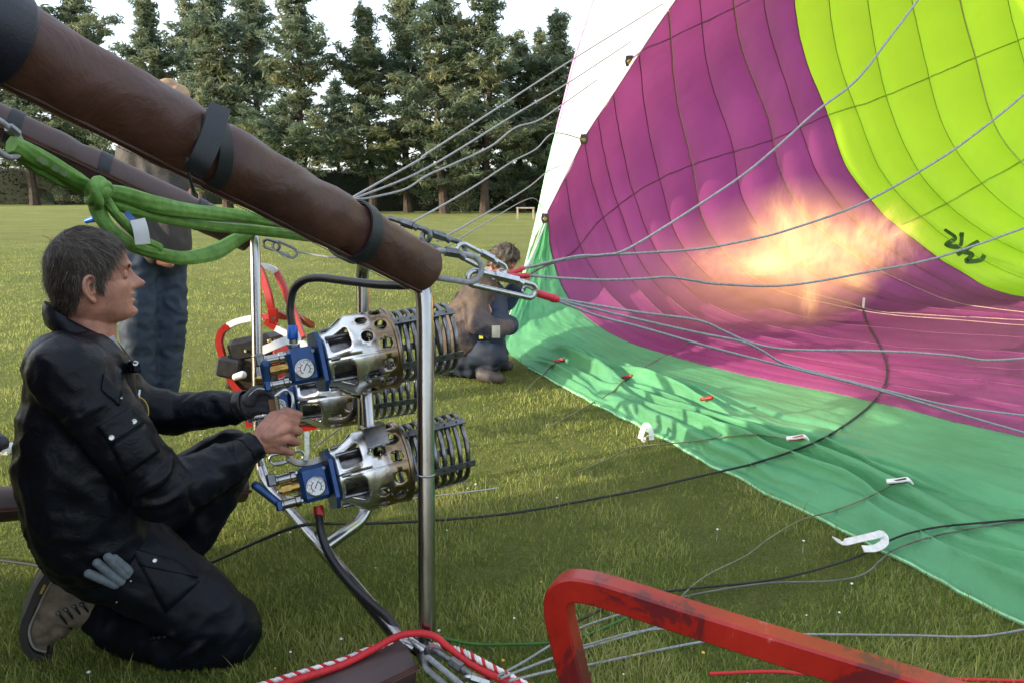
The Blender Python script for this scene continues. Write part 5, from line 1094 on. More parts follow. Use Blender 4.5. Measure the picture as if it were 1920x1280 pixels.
def build_hair(Mx, root, m, m2, n=9000, ln=30, seedv=5, thick=4, top=6, curl=.55, hl=0, sidegrey=True, lump=2.2, sw=1):
    g = random.Random(seedv)
    def off(z, a):
        x = abs(math.degrees(a)); e = min(1, max(0, (z - hairline(a) - hl)) / 14)
        return (thick + top * max(0, (z - 60) / 75)) * e + lump * noise.noise(Vector((z * .045, a * 3.2, seedv))) * e
    # cap under the strands
    zs = list(np.linspace(-54, 136, 66)); na = 96; v = []; f = []; ok = []
    for z in zs:
        for k in range(na):
            a = 2 * math.pi * k / na; a = a - 2 * math.pi if a > math.pi else a; p = head_point(z, a, False); c = Vector((0, 0, min(z, 70) * .9 + 10)); nrm = (p - Vector((0, 0, min(z, 60)))).normalized()
            v.append(Mx @ ((p + nrm * (off(z, a) - .8)) * .001)); ok.append(z > hairline(a) + hl - 1)
    for j in range(len(zs) - 1):
        for k in range(na):
            q = (j * na + k, j * na + (k + 1) % na, (j + 1) * na + (k + 1) % na, (j + 1) * na + k)
            if all(ok[i] for i in q): f.append(q)
    f.append(tuple(range((len(zs) - 1) * na, len(zs) * na)))
    mb = MB(); mb.add(v, f); h = mb.build('hair', m, root, 180)
    # strands
    for nm, mm, cond in (('hair_strands', m, 0), ('grey_strands', m2, 1)):
        mb = MB(); cnt = n if not cond else int(n * .55)
        for _ in range(cnt):
            z = g.uniform(-50, 134); a = g.uniform(-math.pi, math.pi)
            if z < hairline(a) + hl: continue
            da = abs(math.degrees(a))
            if cond and sidegrey and not (48 < da < 110 or g.random() < .25): continue
            p = head_point(z, a, False); nrm = (p - Vector((0, 0, min(z, 60)))).normalized(); p = p + nrm * off(z, a) * g.uniform(.5, 1.02)
            crown = Vector((-48, 6, 120)); fl = (p - crown); fl = fl - nrm * fl.dot(nrm)
            if fl.length < 1: continue
            fl.normalize(); down = Vector((-.25, 0, -1)); down = down - nrm * down.dot(nrm); sidek = max(0, 1 - max(0, z - 40) / 60)
            d = (fl * (1 - .6 * sidek) + down * .7 * sidek + Vector((g.gauss(0, curl), g.gauss(0, curl), g.gauss(0, curl))) * .55).normalized(); d = (d + nrm * g.uniform(.10, .38)).normalized()
            L_h = ln * g.uniform(.5, 1.25) * (.55 if z < 20 else 1); wv = sw * g.uniform(.35, .8); sdv = d.cross(nrm).normalized() * wv; pts = []; q = p.copy()
            for s in range(5): pts.append(q.copy()); d = (d - nrm * .075 + Vector((0, 0, -.05))).normalized(); q = q + d * (L_h / 4)
            vs = []; 
            for s, c in enumerate(pts): k = 1 - s / 4.4; vs += [Mx @ ((c - sdv * k) * .001), Mx @ ((c + sdv * k) * .001)]
            mb.add(vs, [(2 * s, 2 * s + 1, 2 * s + 3, 2 * s + 2) for s in range(4)])
        o = mb.build(nm, mm, h, 0); o['kind'] = 'stuff'
    return h
def build_eyes(Mx, root):
    mb = MB(); me_ = mat('eye_white', (.30, .26, .24), .3) if 'eye_white' not in bpy.data.materials else bpy.data.materials['eye_white']; mi = bpy.data.materials.get('iris') or mat('iris', (.05, .07, .09), .1)
    for s in (-1, 1):
        c = Vector((59.8, s * 30, 37)) * .001; mb = MB(); mb.ball(Mx @ c, .0122, seg=16, ring=10); o = mb.build('eye', me_, root)
        mb = MB(); fw = (Mx.to_3x3() @ Vector((.94, s * .12, .02))).normalized(); mb.lathe([(.0058, 0), (.0054, .0009), (.0001, .0016)], Mx @ c + fw * .0110, fw, 14); mb.build('iris', mi, o)
def lid_shapes(mb, Mx):
    for s in (-1, 1):
        for zz, th in ((6, 25), (-6, -20)):
            pts = []
            for k in range(9):
                a = math.radians(-62 + 124 * k / 8); pts.append(Mx @ (Vector((61.5 + 12.4 * math.cos(a), s * 30 + 13.5 * math.sin(a), 37 + zz * .72 * math.cos(a))) * .001))
            mb.tube(pts, [.0018 + .0030 * math.sin(math.pi * k / 8) for k in range(9)], 8)
def folds(amp, sc, seedv, stretch=(1, 1, 1)):
    def f(co, no):
        q = Vector((co.x * stretch[0], co.y * stretch[1], co.z * stretch[2])); w_ = Vector((noise.noise(q * sc * .5 + Vector((seedv, 0, 0))), noise.noise(q * sc * .5 + Vector((0, seedv, 0))), 0)) * .8
        r_ = noise.noise(q * sc + w_ + Vector((seedv, seedv, 0))); r2 = noise.noise(q * sc * 2.3 + w_ * 2)
        return amp * ((1 - abs(r_) * 2.6) * .8 + .35 * r2)
    return f
# ---------------------------------------------------------------- the kneeling man
H0 = V(165, 548, 1.72); u_ = (165 - 960) / F; NV = Vector((u_, CA, 0)).normalized(); RV = Vector((NV.y, -NV.x, 0))
def Q(px, py, w=0.0):
    d = (V(px, py, 1) - CAMP); t = (H0.dot(NV) + w - CAMP.dot(NV)) / d.dot(NV); return CAMP + d * t
man = empty('person', Q(300, 1235, 0), 'kneeling man in dark navy waxed jacket and trousers working the burner valve', 'person')
HM = Matrix((RV, NV, Vector((0, 0, 1)))).transposed().to_4x4() @ Matrix.Rotation(math.radians(7), 4, 'Z') @ Matrix.Scale(1.045, 4); HM.translation = H0
mb = MB(); build_head(mb, HM); build_ear(mb, HM, -1); build_ear(mb, HM, 1); lid_shapes(mb, HM)
mb.chain([Q(160, 590, 0), Q(166, 625, 0), Q(160, 690, 0)], [.054, .056, .075])
mb.chain([Q(182, 600, 0), Q(180, 640, 0)], [.040, .045])
mb.chain([Q(160, 690, 0), Q(155, 850, 0), Q(190, 1000, 0)], [.07, .08, .08])
AR = [(130, 700, -.18), (210, 800, -.22), (300, 918, -.21), (392, 884, -.17), (478, 834, -.125)]
mb.chain([Q(160, 700, 0)] + [Q(*a) for a in AR], [.05, .045, .042, .036, .032, .0255])
def D_(px, py, w): return Q(px, py, w)
wr = D_(478, 834, -.125)
MC = [(530, 783, -.120), (538, 801, -.132), (537, 821, -.130), (528, 842, -.120)]
PI_ = [(556, 790, -.098), (561, 808, -.100), (558, 828, -.098), (547, 847, -.095)]
DI = [(550, 794, -.068), (553, 811, -.068), (550, 830, -.068), (541, 848, -.070)]
TI = [(530, 795, -.060), (532, 811, -.058), (530, 829, -.058), (524, 846, -.060)]
for i in range(4):
    k = (1, 1.03, .98, .86)[i]; mb.cap(wr, D_(*MC[i]), .021, .0135 * k); mb.cap(D_(500, 818, -.135), D_(*MC[i]), .017, .0135 * k)
    mb.chain([D_(*MC[i]), D_(*PI_[i]), D_(*DI[i]), D_(*TI[i])], [.0125 * k, .0105 * k, .0095 * k, .0085 * k])
mb.chain([wr, D_(494, 803, -.118), D_(512, 780, -.105), D_(538, 771, -.098), D_(561, 777, -.092)], [.021, .017, .0138, .0118, .0100])
AL = [(190, 720, .17), (330, 775, .15), (400, 770, .11), (455, 762, .06)]
mb.chain([Q(160, 700, 0)] + [Q(*a) for a in AL] + [Q(480, 752, .03)], [.05, .030, .030, .028, .026, .022])
mb.chain([Q(190, 1000, 0), Q(215, 1020, -.10), Q(425, 1178, -.185)], [.08, .07, .05]); mb.chain([Q(190, 1000, 0), Q(220, 990, .1), Q(440, 850, .12), Q(320, 1090, .14)], [.08, .07, .045, .035])
body = fuse(mb, 'body', m_skin, man, .0026, 2)
build_eyes(HM, man)
build_hair(HM, man, m_hair, m_hair2)
mb = MB()
for _ in range(90):
    zz = random.uniform(52, 60); yy = random.choice([-1, 1]) * random.uniform(14, 42); q = Vector((84 - abs(yy) * .25 + 4, yy, zz)); q = HM @ (q * .001); mb.tube([q, q + HM.to_3x3() @ (Vector((.003, math.copysign(.004, yy), .0015)))], [.0005, .0002], 3)
o = mb.build('eyebrows', m_hair, man, 0); o['kind'] = 'stuff'
# jacket
mb = MB()
for w_ in (-.11, -.03, .06, .12):
    mb.chain([Q(150, 712, w_), Q(152, 790, w_), Q(150, 870, w_), Q(158, 950, w_), Q(180, 1010, w_)], [.105, .122, .130, .125, .115])
for w_ in (-.08, 0, .08): mb.chain([Q(122, 655, w_), Q(118, 692, w_)], [.042, .080])
mb.cap(Q(128, 682, -.15), Q(135, 682, .14), .058, .056)
mb.chain([Q(*a) for a in AR[:2]] + [Q(255, 862, -.225), Q(300, 918, -.21), Q(345, 905, -.19), Q(392, 886, -.17), Q(438, 862, -.145), Q(466, 842, -.13)], [.078, .069, .066, .066, .058, .054, .044, .034])
mb.chain([Q(185, 712, .16), Q(260, 765, .17), Q(330, 775, .15), Q(395, 768, .11), Q(440, 764, .075)], [.070, .062, .056, .050, .038])
for (x, y, w_, r_, rr) in ((278, 888, -.225, .066, .0075), (296, 908, -.215, .068, .009), (318, 915, -.205, .066, .008), (345, 902, -.19, .058, .006), (425, 868, -.152, .048, .005), (170, 745, -.20, .074, .006), (395, 768, .11, .050, .006), (420, 766, .09, .046, .006)):
    a0 = Q(x, y, w_); tdir = (Q(x + 22, y + (26 if x < 300 else -12), w_) - a0).normalized(); tt = tdir + Vector((random.uniform(-.5, .5), random.uniform(-.4, .4), random.uniform(-.4, .4))); Fm = frame_of(tt)
    mb.tube([a0 + Fm @ Vector((math.cos(a) * r_, math.sin(a) * r_, .006 * math.sin(3 * a))) for a in [2 * math.pi * q / 24 for q in range(24)]], [rr * (1 + .5 * math.sin(2 * a + x)) for a in [2 * math.pi * q / 24 for q in range(24)]], 8, True)
jk = fuse(mb, 'jacket', m_navy, man, .0065, 5, (lambda f1, f2: (lambda c, n: f1(c, n) + f2(c, n)))(folds(.0042, 8.5, 3.3), folds(.0048, 17, 5.1)))
# elbow and cuff creases as raised rolls, then the cuffs themselves
def cuff(c, ax, r, wd, m, name='cuff', par=jk):
    mb = MB(); seg = 44; prof = []
    for j in range(6): prof.append((r * (1, 1.07, 1.0, 1.06, 1.0, 1.04)[j], -wd / 2 + wd * j / 5))
    mb.lathe(prof, c, ax, seg, caps=False); v = mb.v
    mb.v = [tuple(Vector(p) + (Vector(p) - Vector(c)).normalized() * .0025 * noise.noise(Vector(p) * 60)) for p in v]; o = mb.build(name, m, par, 60)
    sm = o.modifiers.new('t', 'SOLIDIFY'); sm.thickness = .003; return o
cuff(Q(468, 841, -.129), Q(478, 834, -.125) - Q(440, 860, -.145), .0365, .034, m_navy)
cuff(Q(446, 763, .07), Q(455, 762, .06) - Q(420, 766, .09), .038, .030, m_navy)
# collar
def ringpts(c, ex, ey, rx, ry, n=40, a0=0, a1=360, lift=None): return [c + ex * (rx * math.cos(math.radians(a0 + (a1 - a0) * k / n))) + ey * (ry * math.sin(math.radians(a0 + (a1 - a0) * k / n))) for k in range(n + 1)]
cb, cf = Q(106, 612, 0), Q(226, 668, 0); cc = (cb + cf) / 2; ex = (cf - cb).normalized(); upc = (Vector((0, 0, 1)) * .9 - RV * .25).normalized()
v = []; f = []; nk = 48
for k in range(nk):
    a = math.radians(8 + 344 * k / (nk - 1)); rx = (cf - cb).length / 2; base = cc + ex * (rx * math.cos(a)) + NV * (.070 * math.sin(a)) + upc * .014; out_ = (ex * math.cos(a) + NV * math.sin(a)).normalized()
    hh = .038 - .004 * math.cos(a)
    for q_, (ou, hh_) in enumerate([(.004, -.030), (.0, 0), (-.006, hh * .6), (-.004, hh), (.004, hh * 1.02), (.012, hh * .7), (.022, hh * .15), (.028, -.022)]):
        v.append(base + out_ * (ou + .002 * noise.noise(Vector((k * .4, q_, 1)))) + upc * hh_)
for k in range(nk - 1):
    for q_ in range(7): f.append((k * 8 + q_, k * 8 + q_ + 1, (k + 1) * 8 + q_ + 1, (k + 1) * 8 + q_))
mb = MB(); mb.add(v, f); co = mb.build('collar', m_navy, jk, 60); sm = co.modifiers.new('t', 'SOLIDIFY'); sm.thickness = .003; sm.offset = 0
mb = MB(); mb.strap(cr([Q(205, 632, -.045), Q(213, 645, -.045), Q(221, 660, -.040), Q(226, 672, -.03)], 4), .020, .003, -NV); mb.build('shirt_collar', mat('shirt_white', (.62, .63, .66), .7), man)
JB = bvh(jk); JM = pworld(jk)
def on_j(px, py, off=.003):
    d = (V(px, py, 1) - CAMP).normalized(); h = JB.ray_cast(CAMP, d); 
    return (h[0] - d * off, h[1]) if h[0] else (Q(px, py, -.2), -d)
def patch(poly, name, m, th=.004, n=7, par=None, off=.0025):
    "a cloth patch laid over the jacket: poly = 4 photo corners"
    v = []; f = []
    for i in range(n + 1):
        for j in range(n + 1):
            s, t = i / n, j / n; x = (poly[0][0] * (1 - s) + poly[1][0] * s) * (1 - t) + (poly[3][0] * (1 - s) + poly[2][0] * s) * t; y = (poly[0][1] * (1 - s) + poly[1][1] * s) * (1 - t) + (poly[3][1] * (1 - s) + poly[2][1] * s) * t
            v.append(on_j(x, y, off)[0])
    for i in range(n):
        for j in range(n): a = i * (n + 1) + j; f.append((a, a + 1, a + n + 2, a + n + 1))
    mb = MB(); mb.add(v, f); o = mb.build(name, m, par or jk, 60); sm = o.modifiers.new('t', 'SOLIDIFY'); sm.thickness = th; sm.offset = 0; return o
patch([(180, 800), (244, 764), (270, 792), (206, 834)], 'pocket_flap', m_navy, .006)
patch([(206, 836), (272, 794), (300, 846), (236, 892)], 'pocket', m_navy, .003)
patch([(243, 676), (262, 680), (264, 698), (246, 696)], 'collar_tab', m_navy, .005)
patch([(195, 700), (228, 732), (224, 760), (190, 730)], 'chest_pocket', m_navy, .004)
def snap(px, py, r=.0065, bv=None, par=None):
    c, n_ = on_j(px, py, .004); mb = MB(); mb.lathe([(r, 0), (r, .0015), (r * .75, .003), (r * .3, .0022), (.0001, .0026)], c, CAMP - c, 18); mb.build('snap', M['zinc'], par or jk)
for q in ((251, 790), (209, 820), (254, 681), (228, 745)): snap(*q, r=.0062 if q[0] != 228 else .003)
# round badge on the chest with jagged white marks
c = Q(256, 770, -.085); bd = (CAMP - c).normalized(); bx = RV; by = Vector((0, 0, 1)); ang = math.radians(-20)
mb = MB(); mb.lathe([(.036, 0), (.036, .002), (.001, .0022)], c + bd * .004, (bd + RV * .9).normalized(), 28); bg_ = mb.build('badge', mat('badge_black', (.006, .007, .01), .6), jk)
fr_ = frame_of((bd + RV * .9)); mb = MB(); mb.tube([c + bd * .0065 + fr_ @ Vector((.034 * math.cos(a), .034 * math.sin(a), 0)) for a in [2 * math.pi * q / 36 for q in range(36)]], .0016, 6, True); mb.build('badge_rim', mat('badge_gold', (.45, .33, .06), .6), bg_)
mb = MB()
for i in range(3):
    o_ = c + bd * .0070 + fr_ @ Vector((-.016 + .013 * i, .004, .0005)); mb.add([o_ + fr_ @ Vector((0, -.014, 0)), o_ + fr_ @ Vector((.010, -.014, 0)), o_ + fr_ @ Vector((.005, .016, 0))], [(0, 1, 2)])
o = mb.build('badge_mark', M['white'], bg_, 0); o['kind'] = 'stuff'
mb = MB(); mb.strap(cr([Q(262, 730, -.07), Q(260, 752, -.08), Q(262, 790, -.09), Q(268, 815, -.08)], 4), .004, .002, -NV); mb.build('zip', M['zinc'], jk)
# trousers
mb = MB()
for w_ in (-.08, 0, .08): mb.cap(Q(165, 1000, w_), Q(205, 1035, w_), .115, .11)
mb.chain([Q(215, 1030, -.09), Q(300, 1085, -.13), Q(380, 1140, -.17), Q(428, 1180, -.185)], [.108, .098, .086, .078])
mb.chain([Q(428, 1190, -.19), Q(330, 1205, -.11), Q(235, 1180, 0), Q(190, 1150, .05)], [.074, .068, .060, .052])
mb.chain([Q(220, 990, .08), Q(330, 915, .11), Q(435, 850, .12)], [.105, .085, .066]); mb.chain([Q(435, 850, .12), Q(395, 940, .13), Q(330, 1060, .14), Q(315, 1110, .15)], [.066, .062, .055, .05])
for (x, y, w_, r_, rr) in ((405, 1165, -.18, .080, .006), (385, 1180, -.17, .082, .007), (350, 1150, -.155, .088, .006), (260, 1195, -.03, .062, .006), (240, 1045, -.10, .104, .007)):
    a0 = Q(x, y, w_); Fm = frame_of((Q(x + 22, y + 14, w_) - a0).normalized() + Vector((random.uniform(-.5, .5), random.uniform(-.4, .4), random.uniform(-.4, .4))))
    mb.tube([a0 + Fm @ Vector((math.cos(a) * r_, math.sin(a) * r_, .006 * math.sin(3 * a))) for a in [2 * math.pi * q / 24 for q in range(24)]], [rr * (1 + .5 * math.sin(2 * a + x)) for a in [2 * math.pi * q / 24 for q in range(24)]], 8, True)
tr = fuse(mb, 'trousers', m_navy2, man, .0065, 5, (lambda f1, f2: (lambda c, n: f1(c, n) + f2(c, n)))(folds(.0050, 8, 8.1), folds(.0040, 17, 2.1)))
JBJ = JB; JB = bvh(tr)
def on_both(px, py, off):
    d = (V(px, py, 1) - CAMP).normalized(); h = [b.ray_cast(CAMP, d) for b in (JBJ, JB)]; ds = [q[3] for q in h if q[0]]; return CAMP + d * (min(ds) - off)
patch([(250, 1035), (330, 1060), (375, 1090), (310, 1150)], 'thigh_pocket', m_navy2, .004, par=tr)
patch([(245, 1025), (330, 1050), (372, 1082), (262, 1060)], 'pocket_flap', m_navy2, .006, par=tr)
for q in ((290, 1050), (246, 1088), (219, 1128)): snap(*q, r=.0055 if q[0] > 270 else .003, par=tr)
# grey work glove sticking out of the back pocket
gl = empty('work_glove', Q(195, 1065, -.2), 'grey leather work glove tucked in the kneeling man\'s back pocket', 'glove'); mb = MB()
m_sued = mat('grey_suede', (.12, .145, .17), .8, 0, .2, 60, .0008, 200)
for a, b in (((216, 1094), (166, 1074)), ((226, 1088), (182, 1054)), ((236, 1076), (202, 1043)), ((240, 1070), (214, 1046))):
    c1 = on_both(b[0], b[1], .012); c0 = on_both(a[0], a[1], .006); mb = MB(); mb.cap(c0, c1, .0115, .0098); fuse(mb, 'glove_finger', m_sued, gl, .0025, 2)

# glove on the far hand
mg = mat('glove_grey_knit', (.060, .062, .072), .7, 0, .25, 80, .0008, 300); mb = MB(); hc = (478, 752, .03)
mb.cap(Q(452, 764, .06), Q(474, 756, .035), .034, .034); mb.cap(Q(474, 756, .035), Q(482, 748, .025), .034, .030)
for i in range(4):
    y0 = 733 + 11 * i; mb.chain([Q(478, 745 + 6 * i, .02), Q(494, y0, -.01), Q(511, y0 + 3, -.035), Q(516, y0 + 9, -.06)], [.020, .0135, .0118, .0105])
mb.chain([Q(468, 748, .0), Q(480, 732, -.02), Q(500, 728, -.045), Q(515, 738, -.06)], [.020, .015, .013, .011])
glv = fuse(mb, 'glove', mg, man, .003, 2)
cuff(Q(456, 760, .05), Q(470, 757, .04) - Q(445, 764, .065), .039, .026, M['black'], 'glove_cuff', glv)
mb = MB(); mb.strap(cr([Q(461, 752, -.01), Q(470, 738, -.025), Q(484, 728, -.04), Q(497, 729, -.06)], 4), .0035, .002, -NV); mb.build('glove_piping', M['white'], glv)
# boot
mbt = mat('tan_boot_leather', (.17, .13, .095), .7, 0, .3, 30, .0012, 120); W0 = .06
bt = empty('boot', Q(70, 1205, W0)); mb = MB()
mb.chain([Q(104, 1080, W0), Q(92, 1125, W0), Q(76, 1168, W0), Q(76, 1192, W0)], [.040, .042, .040, .030]); mb.chain([Q(110, 1090, W0), Q(140, 1125, W0), Q(190, 1148, W0)], [.042, .050, .050]); mb.cap(Q(90, 1140, W0), Q(150, 1140, W0), .042, .045); mb.cap(Q(76, 1185, W0), Q(105, 1178, W0), .034, .030)
bo = fuse(mb, 'boot', mbt, man, .0045, 4, folds(.0015, 30, 4)); bt_loc = bt; bpy.data.objects.remove(bt)
mb = MB(); mb.strap(cr([Q(98, 1052, W0), Q(76, 1085, W0), Q(60, 1122, W0), Q(47, 1155, W0), Q(46, 1180, W0), Q(56, 1204, W0), Q(80, 1216, W0), Q(100, 1212, W0)], 5), .095, .016, RV); mb.build('sole', mat('boot_sole', (.03, .028, .026), .7, 0, .2, 60), bo, 40)
mb = MB(); mb.strap(cr([Q(108, 1058, W0), Q(88, 1090, W0), Q(70, 1128, W0), Q(57, 1158, W0), Q(58, 1180, W0), Q(68, 1197, W0), Q(88, 1203, W0)], 5), .094, .005, RV); mb.build('midsole', mat('boot_midsole', (.22, .20, .17), .7), bo, 40)
for i, (x, y) in enumerate(((112, 1157), (126, 1150), (141, 1144), (156, 1140))):
    mb = MB(); mb.tube(cr([Q(x - 4, y - 10, W0 - .052), Q(x + 4, y, W0 - .054), Q(x + 14, y + 12, W0 - .035), Q(x + 22, y + 22, W0)], 3), .0028, 6); mb.build('lace', M['black'], bo); mb = MB(); mb.ball(Q(x - 3, y - 8, W0 - .054), .005); mb.build('lace_hook', M['darkmetal'], bo)
mb = MB(); mb.strap([Q(84, 1095, W0 - .047), Q(76, 1112, W0 - .047)], .006, .003, -NV); mb.build('heel_tab', mat('yellow_tab', (.50, .33, .03), .6), bo)
# ---------------------------------------------------------------- standing man behind
D = 4.05
def S_(px, py, dd=0): return V(px, py, D + dd)
sm_ = empty('person', G(290, 756), 'standing man in tan hat, grey-brown jacket and blue jeans, mostly hidden behind the leather poles', 'person')
m_jean = mat('blue_denim', (.008, .017, .036), .75, 0, .4, 14, .002, 60, col2=(.020, .038, .066), dist=.5); m_gj = mat('grey_brown_jacket', (.028, .024, .021), .7, 0, .25, 12, .003, 30, dist=.6)
HM2 = Matrix.Rotation(math.radians(-60), 4, 'Z'); HM2 = Matrix.Translation(S_(303, 212)) @ HM2
mb = MB(); build_head(mb, HM2); mb.cap(S_(300, 230), S_(295, 275), .055, .07); mb.chain([S_(295, 280), S_(290, 400), S_(290, 480)], [.08, .08, .08]); mb.chain([S_(250, 305), S_(240, 370, -.1), S_(262, 440, -.1), S_(300, 486, -.16)], [.05, .04, .038, .030]); mb.cap(S_(300, 486, -.16), S_(318, 494, -.15), .032, .024)
mb.chain([S_(335, 305), S_(345, 380), S_(335, 470)], [.05, .04, .035]); fuse(mb, 'body', m_skin, sm_, .006, 2)
mb = MB()
for a in (262, 290, 315): mb.chain([S_(a, 300), S_(a, 390), S_(a + 2, 462)], [.12, .115, .115])
mb.chain([S_(252, 292), S_(236, 370, -.08), S_(258, 436, -.12), S_(290, 478, -.16)], [.078, .068, .060, .045]); mb.chain([S_(322, 292), S_(332, 380), S_(328, 455)], [.075, .065, .055]); mb.cap(S_(275, 268), S_(312, 268), .05, .05)
fuse(mb, 'jacket', m_gj, sm_, .012, 4, folds(.010, 6, 2))
mb = MB(); mb.cap(S_(270, 480), S_(310, 480), .115, .115); mb.chain([S_(262, 500, -.05), S_(258, 600, -.08), S_(262, 700, -.05), S_(268, 742, -.03)], [.105, .088, .080, .076]); mb.chain([S_(312, 500, .05), S_(320, 600, .05), S_(310, 700, .08), S_(306, 740, .08)], [.100, .082, .076, .072])
fuse(mb, 'jeans', m_jean, sm_, .012, 4, folds(.011, 13, 6, (1, 1, 1.2)))
for a, dd in ((268, -.03), (306, .08)):
    p_ = S_(a, 748, dd); mb = MB(); mb.chain([Vector((p_.x, p_.y, .05)), Vector((p_.x + .07, p_.y - .13, .04))], [.055, .042]); fuse(mb, 'shoe', M['leather'], sm_, .008, 3)
m_hat = mat('tan_felt', (.36, .24, .15), .9, 0, .2, 14, .004, 50)
mb = MB()
for dx, dz, r_ in ((-26, 0, .058), (-10, -8, .066), (10, -8, .070), (24, 0, .060), (0, 8, .085)): mb.ball(S_(302 + dx * 1.25, 176 + dz), (r_ * 1.1, r_ * 1.3, r_ * .78))
fuse(mb, 'hat_crown', m_hat, sm_, .008, 4, folds(.006, 16, 2))
mb = MB(); mb.lathe([(.098, -.02), (.104, .0), (.100, .022), (.094, .0)], S_(306, 195), (0.15, 0, 1), 32, caps=False); mb.build('hat_band', m_hat, sm_)
# ---------------------------------------------------------------- crouching man at the mouth
D = 4.75
cm = empty('person', G(890, 702), 'crouching man in brown jacket holding the balloon mouth by its green edge', 'person')
m_br = mat('brown_jacket', (.040, .025, .016), .65, 0, .3, 9, .006, 22, col2=(.10, .064, .040), dist=1.0); m_dk = mat('dark_navy_vest', (.010, .014, .030), .6, 0, .3, 12)
HM3 = Matrix.Translation(S_(936, 500)) @ Matrix.Rotation(math.radians(-28), 4, 'Z') @ Matrix.Rotation(math.radians(32), 4, 'Y')
mb = MB(); build_head(mb, HM3); build_ear(mb, HM3, -1); mb.cap(S_(925, 512), S_(900, 545), .06, .07); mb.chain([S_(900, 545), S_(880, 640)], [.08, .09]); mb.chain([S_(895, 555, -.15), S_(920, 606, -.2), S_(945, 616, -.14), S_(962, 606, -.10)], [.05, .04, .030, .026]); mb.chain([S_(915, 555, .1), S_(950, 560, .1), S_(975, 530, .05)], [.05, .04, .032]); mb.cap(S_(975, 530, .05), S_(988, 520, .05), .035, .025)
fuse(mb, 'body', m_skin, cm, .006, 2)
build_hair(HM3, cm, mat('brown_grey_hair', (.050, .036, .026), .6, 0, .5, 40), m_hair2, n=1800, ln=34, thick=14, top=16, curl=1.2, seedv=9, lump=16, sw=3.5)
mb = MB()
for dd in (-.12, 0, .12): mb.chain([S_(895, 552, dd), S_(872, 598, dd), S_(864, 640, dd * 1.1)], [.105, .130, .125])
mb.cap(S_(905, 540, -.15), S_(905, 540, .15), .085, .085); mb.chain([S_(890, 558, -.2), S_(898, 606, -.27), S_(925, 618, -.24), S_(950, 612, -.16)], [.082, .070, .058, .046])
fuse(mb, 'jacket', m_br, cm, .010, 3, folds(.013, 10, 5))
mb = MB(); mb.chain([S_(915, 556, .02), S_(918, 600, -.02), S_(912, 640, -.02)], [.11, .125, .11]); mb.chain([S_(918, 552, .15), S_(948, 566, .14), S_(970, 538, .08)], [.08, .065, .05]); mb.cap(S_(930, 600, -.16), S_(955, 610, -.12), .07, .055)
fuse(mb, 'vest', m_dk, cm, .013, 4, folds(.012, 5, 7))
mb = MB(); mb.chain([S_(862, 665, -.08), S_(900, 660, -.16), S_(932, 668, -.20)], [.115, .085, .068]); mb.chain([S_(932, 668, -.20), S_(915, 688, -.15), S_(880, 697, -.05)], [.068, .052, .050]); mb.chain([S_(870, 660, .1), S_(920, 640, .15), S_(930, 660, .15), S_(925, 690, .15)], [.12, .09, .08, .055]); mb.cap(S_(850, 675, -.05), S_(880, 690, -.1), .10, .06)
fuse(mb, 'jeans', mat('grey_denim', (.018, .028, .050), .75, 0, .3, 12), cm, .010, 3, folds(.010, 12, 9))
for a, dd in ((905, -.2), (925, .15)):
    p_ = S_(a, 700, dd); mb = MB(); mb.cap(Vector((p_.x, p_.y, .045)), Vector((p_.x + .10, p_.y - .05, .035)), .045, .034); fuse(mb, 'shoe', mat('shoe_mix', (.06, .05, .05), .6), cm, .008, 3)
mb = MB(); mb.box(S_(930, 622, -.36), (.024, .004, .036)); mb.build('sleeve_label', mat('label_grey', (.45, .45, .36), .5), cm)
mb = MB(); mb.box(S_(902, 632, -.24), (.012, .004, .010)); mb.build('yellow_tag', mat('tag_yellow', (.6, .6, .05), .6), cm)
# ---------------------------------------------------------------- bystander's shoe and leg at the left edge
bs = empty('person', G(-30, 845), 'bystander of whom only a blue jean hem and shoe show at the left edge', 'person'); c = G(-12, 848); 
mb = MB(); mb.chain([c + Vector((-.10, .05, .06)), c + Vector((.035, -.01, .045))], [.06, .042]); fuse(mb, 'shoe', M['navy'], bs, .008, 3)
mb = MB(); mb.box(c + Vector((-.04, .02, .012)), (.12, .05, .012)); mb.build('shoe_sole', M['white'], bs)
mb = MB(); mb.chain([c + Vector((-.10, .05, .10)), c + Vector((-.12, .06, .5)), c + Vector((-.14, .06, .9))], [.075, .08, .10]); fuse(mb, 'jeans', mat('light_denim', (.10, .17, .27), .75, 0, .2, 20), bs, .012, 4, folds(.01, 8, 1))
mb = MB(); mb.chain([c + Vector((-.14, .06, .9)), c + Vector((-.15, .06, 1.4))], [.14, .17]); fuse(mb, 'jacket', m_gj, bs, .015, 4)
mb = MB(); HM4 = Matrix.Translation(c + Vector((-.15, .06, 1.62))); build_head(mb, HM4); mb.cap(c + Vector((-.16, .06, 1.55)), c + Vector((-.15, .06, 1.42)), .055, .07); fuse(mb, 'body', m_skin, bs, .007, 2)
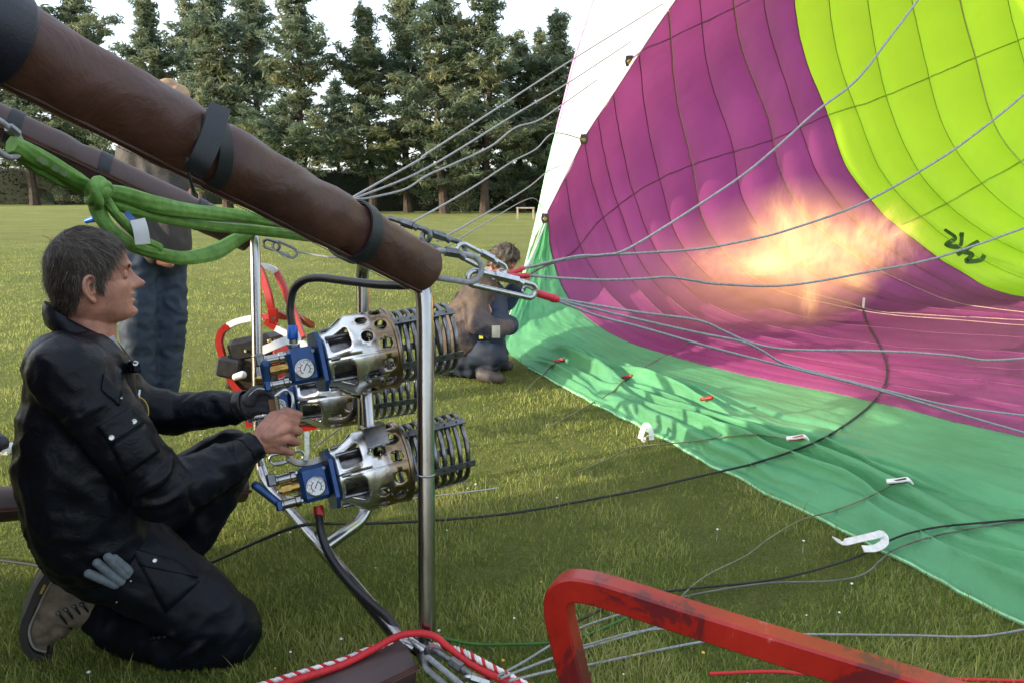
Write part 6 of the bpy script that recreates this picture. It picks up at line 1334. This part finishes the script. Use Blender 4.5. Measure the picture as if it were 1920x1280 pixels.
# ================================================================ wicker basket on its side (just outside the left edge)
A3, B3_ = Vector((-1.02, .33, 0)), Vector((-2.02, 1.75, 0)); ed = (B3_ - A3).normalized(); bd_ = Vector((-ed.y, ed.x, 0)); bd_ = bd_ if bd_.x < 0 else -bd_; wl_ = (B3_ - A3).length; dp = 1.12; hz_ = 1.50
mw = mat('wicker', (.26, .16, .075), .7, 0, .35, 30, .008, 60); bk = empty('wicker_basket', (A3 + B3_) / 2 + bd_ * dp / 2, 'wicker balloon basket lying on its side, just beyond the left edge', 'basket')
Rb = Matrix((bd_, ed, Vector((0, 0, 1)))).transposed(); mc = (A3 + B3_) / 2
for nm, (a, b_, c_), h in (('side_panel', (dp / 2, 0, .02), (dp / 2, wl_ / 2, .02)), ('side_panel', (dp / 2, 0, hz_ - .02), (dp / 2, wl_ / 2, .02)), ('side_panel', (dp / 2, -wl_ / 2 + .02, hz_ / 2), (dp / 2, .02, hz_ / 2 - .041)), ('side_panel', (dp / 2, wl_ / 2 - .02, hz_ / 2), (dp / 2, .02, hz_ / 2 - .041)), ('floor_panel', (dp + .02, 0, hz_ / 2), (.02, wl_ / 2, hz_ / 2))):
    mb = MB(); mb.box(mc + bd_ * a + ed * b_ + Vector((0, 0, c_)), h, Rb); mb.build(nm, mw, bk)
mb = MB(); mb.tube([A3 + Vector((0, 0, .06)), B3_ + Vector((0, 0, .06)), B3_ + Vector((0, 0, hz_)), A3 + Vector((0, 0, hz_))], .045, 12, True); mb.build('leather_rim', M['leather'], bk)
# ================================================================ unseen van further left, added to cast shade over the near grass
vn = empty('shade_van', (-4.5, -1.75, 0), 'unseen white van added well beyond the left edge to shade the near grass', 'van'); mv = mat('white_car_paint', (.62, .63, .64), .25, 0, .03, 3)
vx, vy = -4.5, -1.75
mb = MB(); prof = [(-2.4, .35), (2.2, .35), (2.4, .55), (2.4, .95), (2.2, 1.15), (1.5, 1.28), (.95, 1.9), (.7, 2.02), (-2.25, 2.05), (-2.4, 1.9)]; dirv = Vector((.22, .97, 0)).normalized(); sdv = Vector((dirv.y, -dirv.x, 0)); n_ = len(prof)
v = [Vector((vx, vy, 0)) + dirv * a + sdv * s + Vector((0, 0, b)) for s in (-.9, .9) for a, b in prof]; mb.add(v, [tuple(range(n_)), tuple(range(2 * n_ - 1, n_ - 1, -1))] + [(i, i + n_, (i + 1) % n_ + n_, (i + 1) % n_) for i in range(n_)]); mb.build('body', mv, vn, 30)
for a in (-1.5, 1.55):
    for s in (-.88, .88): mb = MB(); c = Vector((vx, vy, .34)) + dirv * a + sdv * s; mb.lathe([(.2, -.11), (.33, -.10), (.34, 0), (.33, .10), (.2, .11)], c, sdv, 24); wl = mb.build('wheel', M['rubber'], vn)
for s in (-.905, .905):
    for a0, a1 in ((.15, 1.0), (-1.0, -.05), (-2.1, -1.15)): mb = MB(); mb.box(Vector((vx, vy, 1.5)) + dirv * ((a0 + a1) / 2) + sdv * s, (.006, (a1 - a0) / 2, .26), Matrix.Rotation(math.atan2(-dirv.x, dirv.y), 3, 'Z')); mb.build('window', mat('car_glass', (.01, .012, .014), .05, 0, .05), vn)
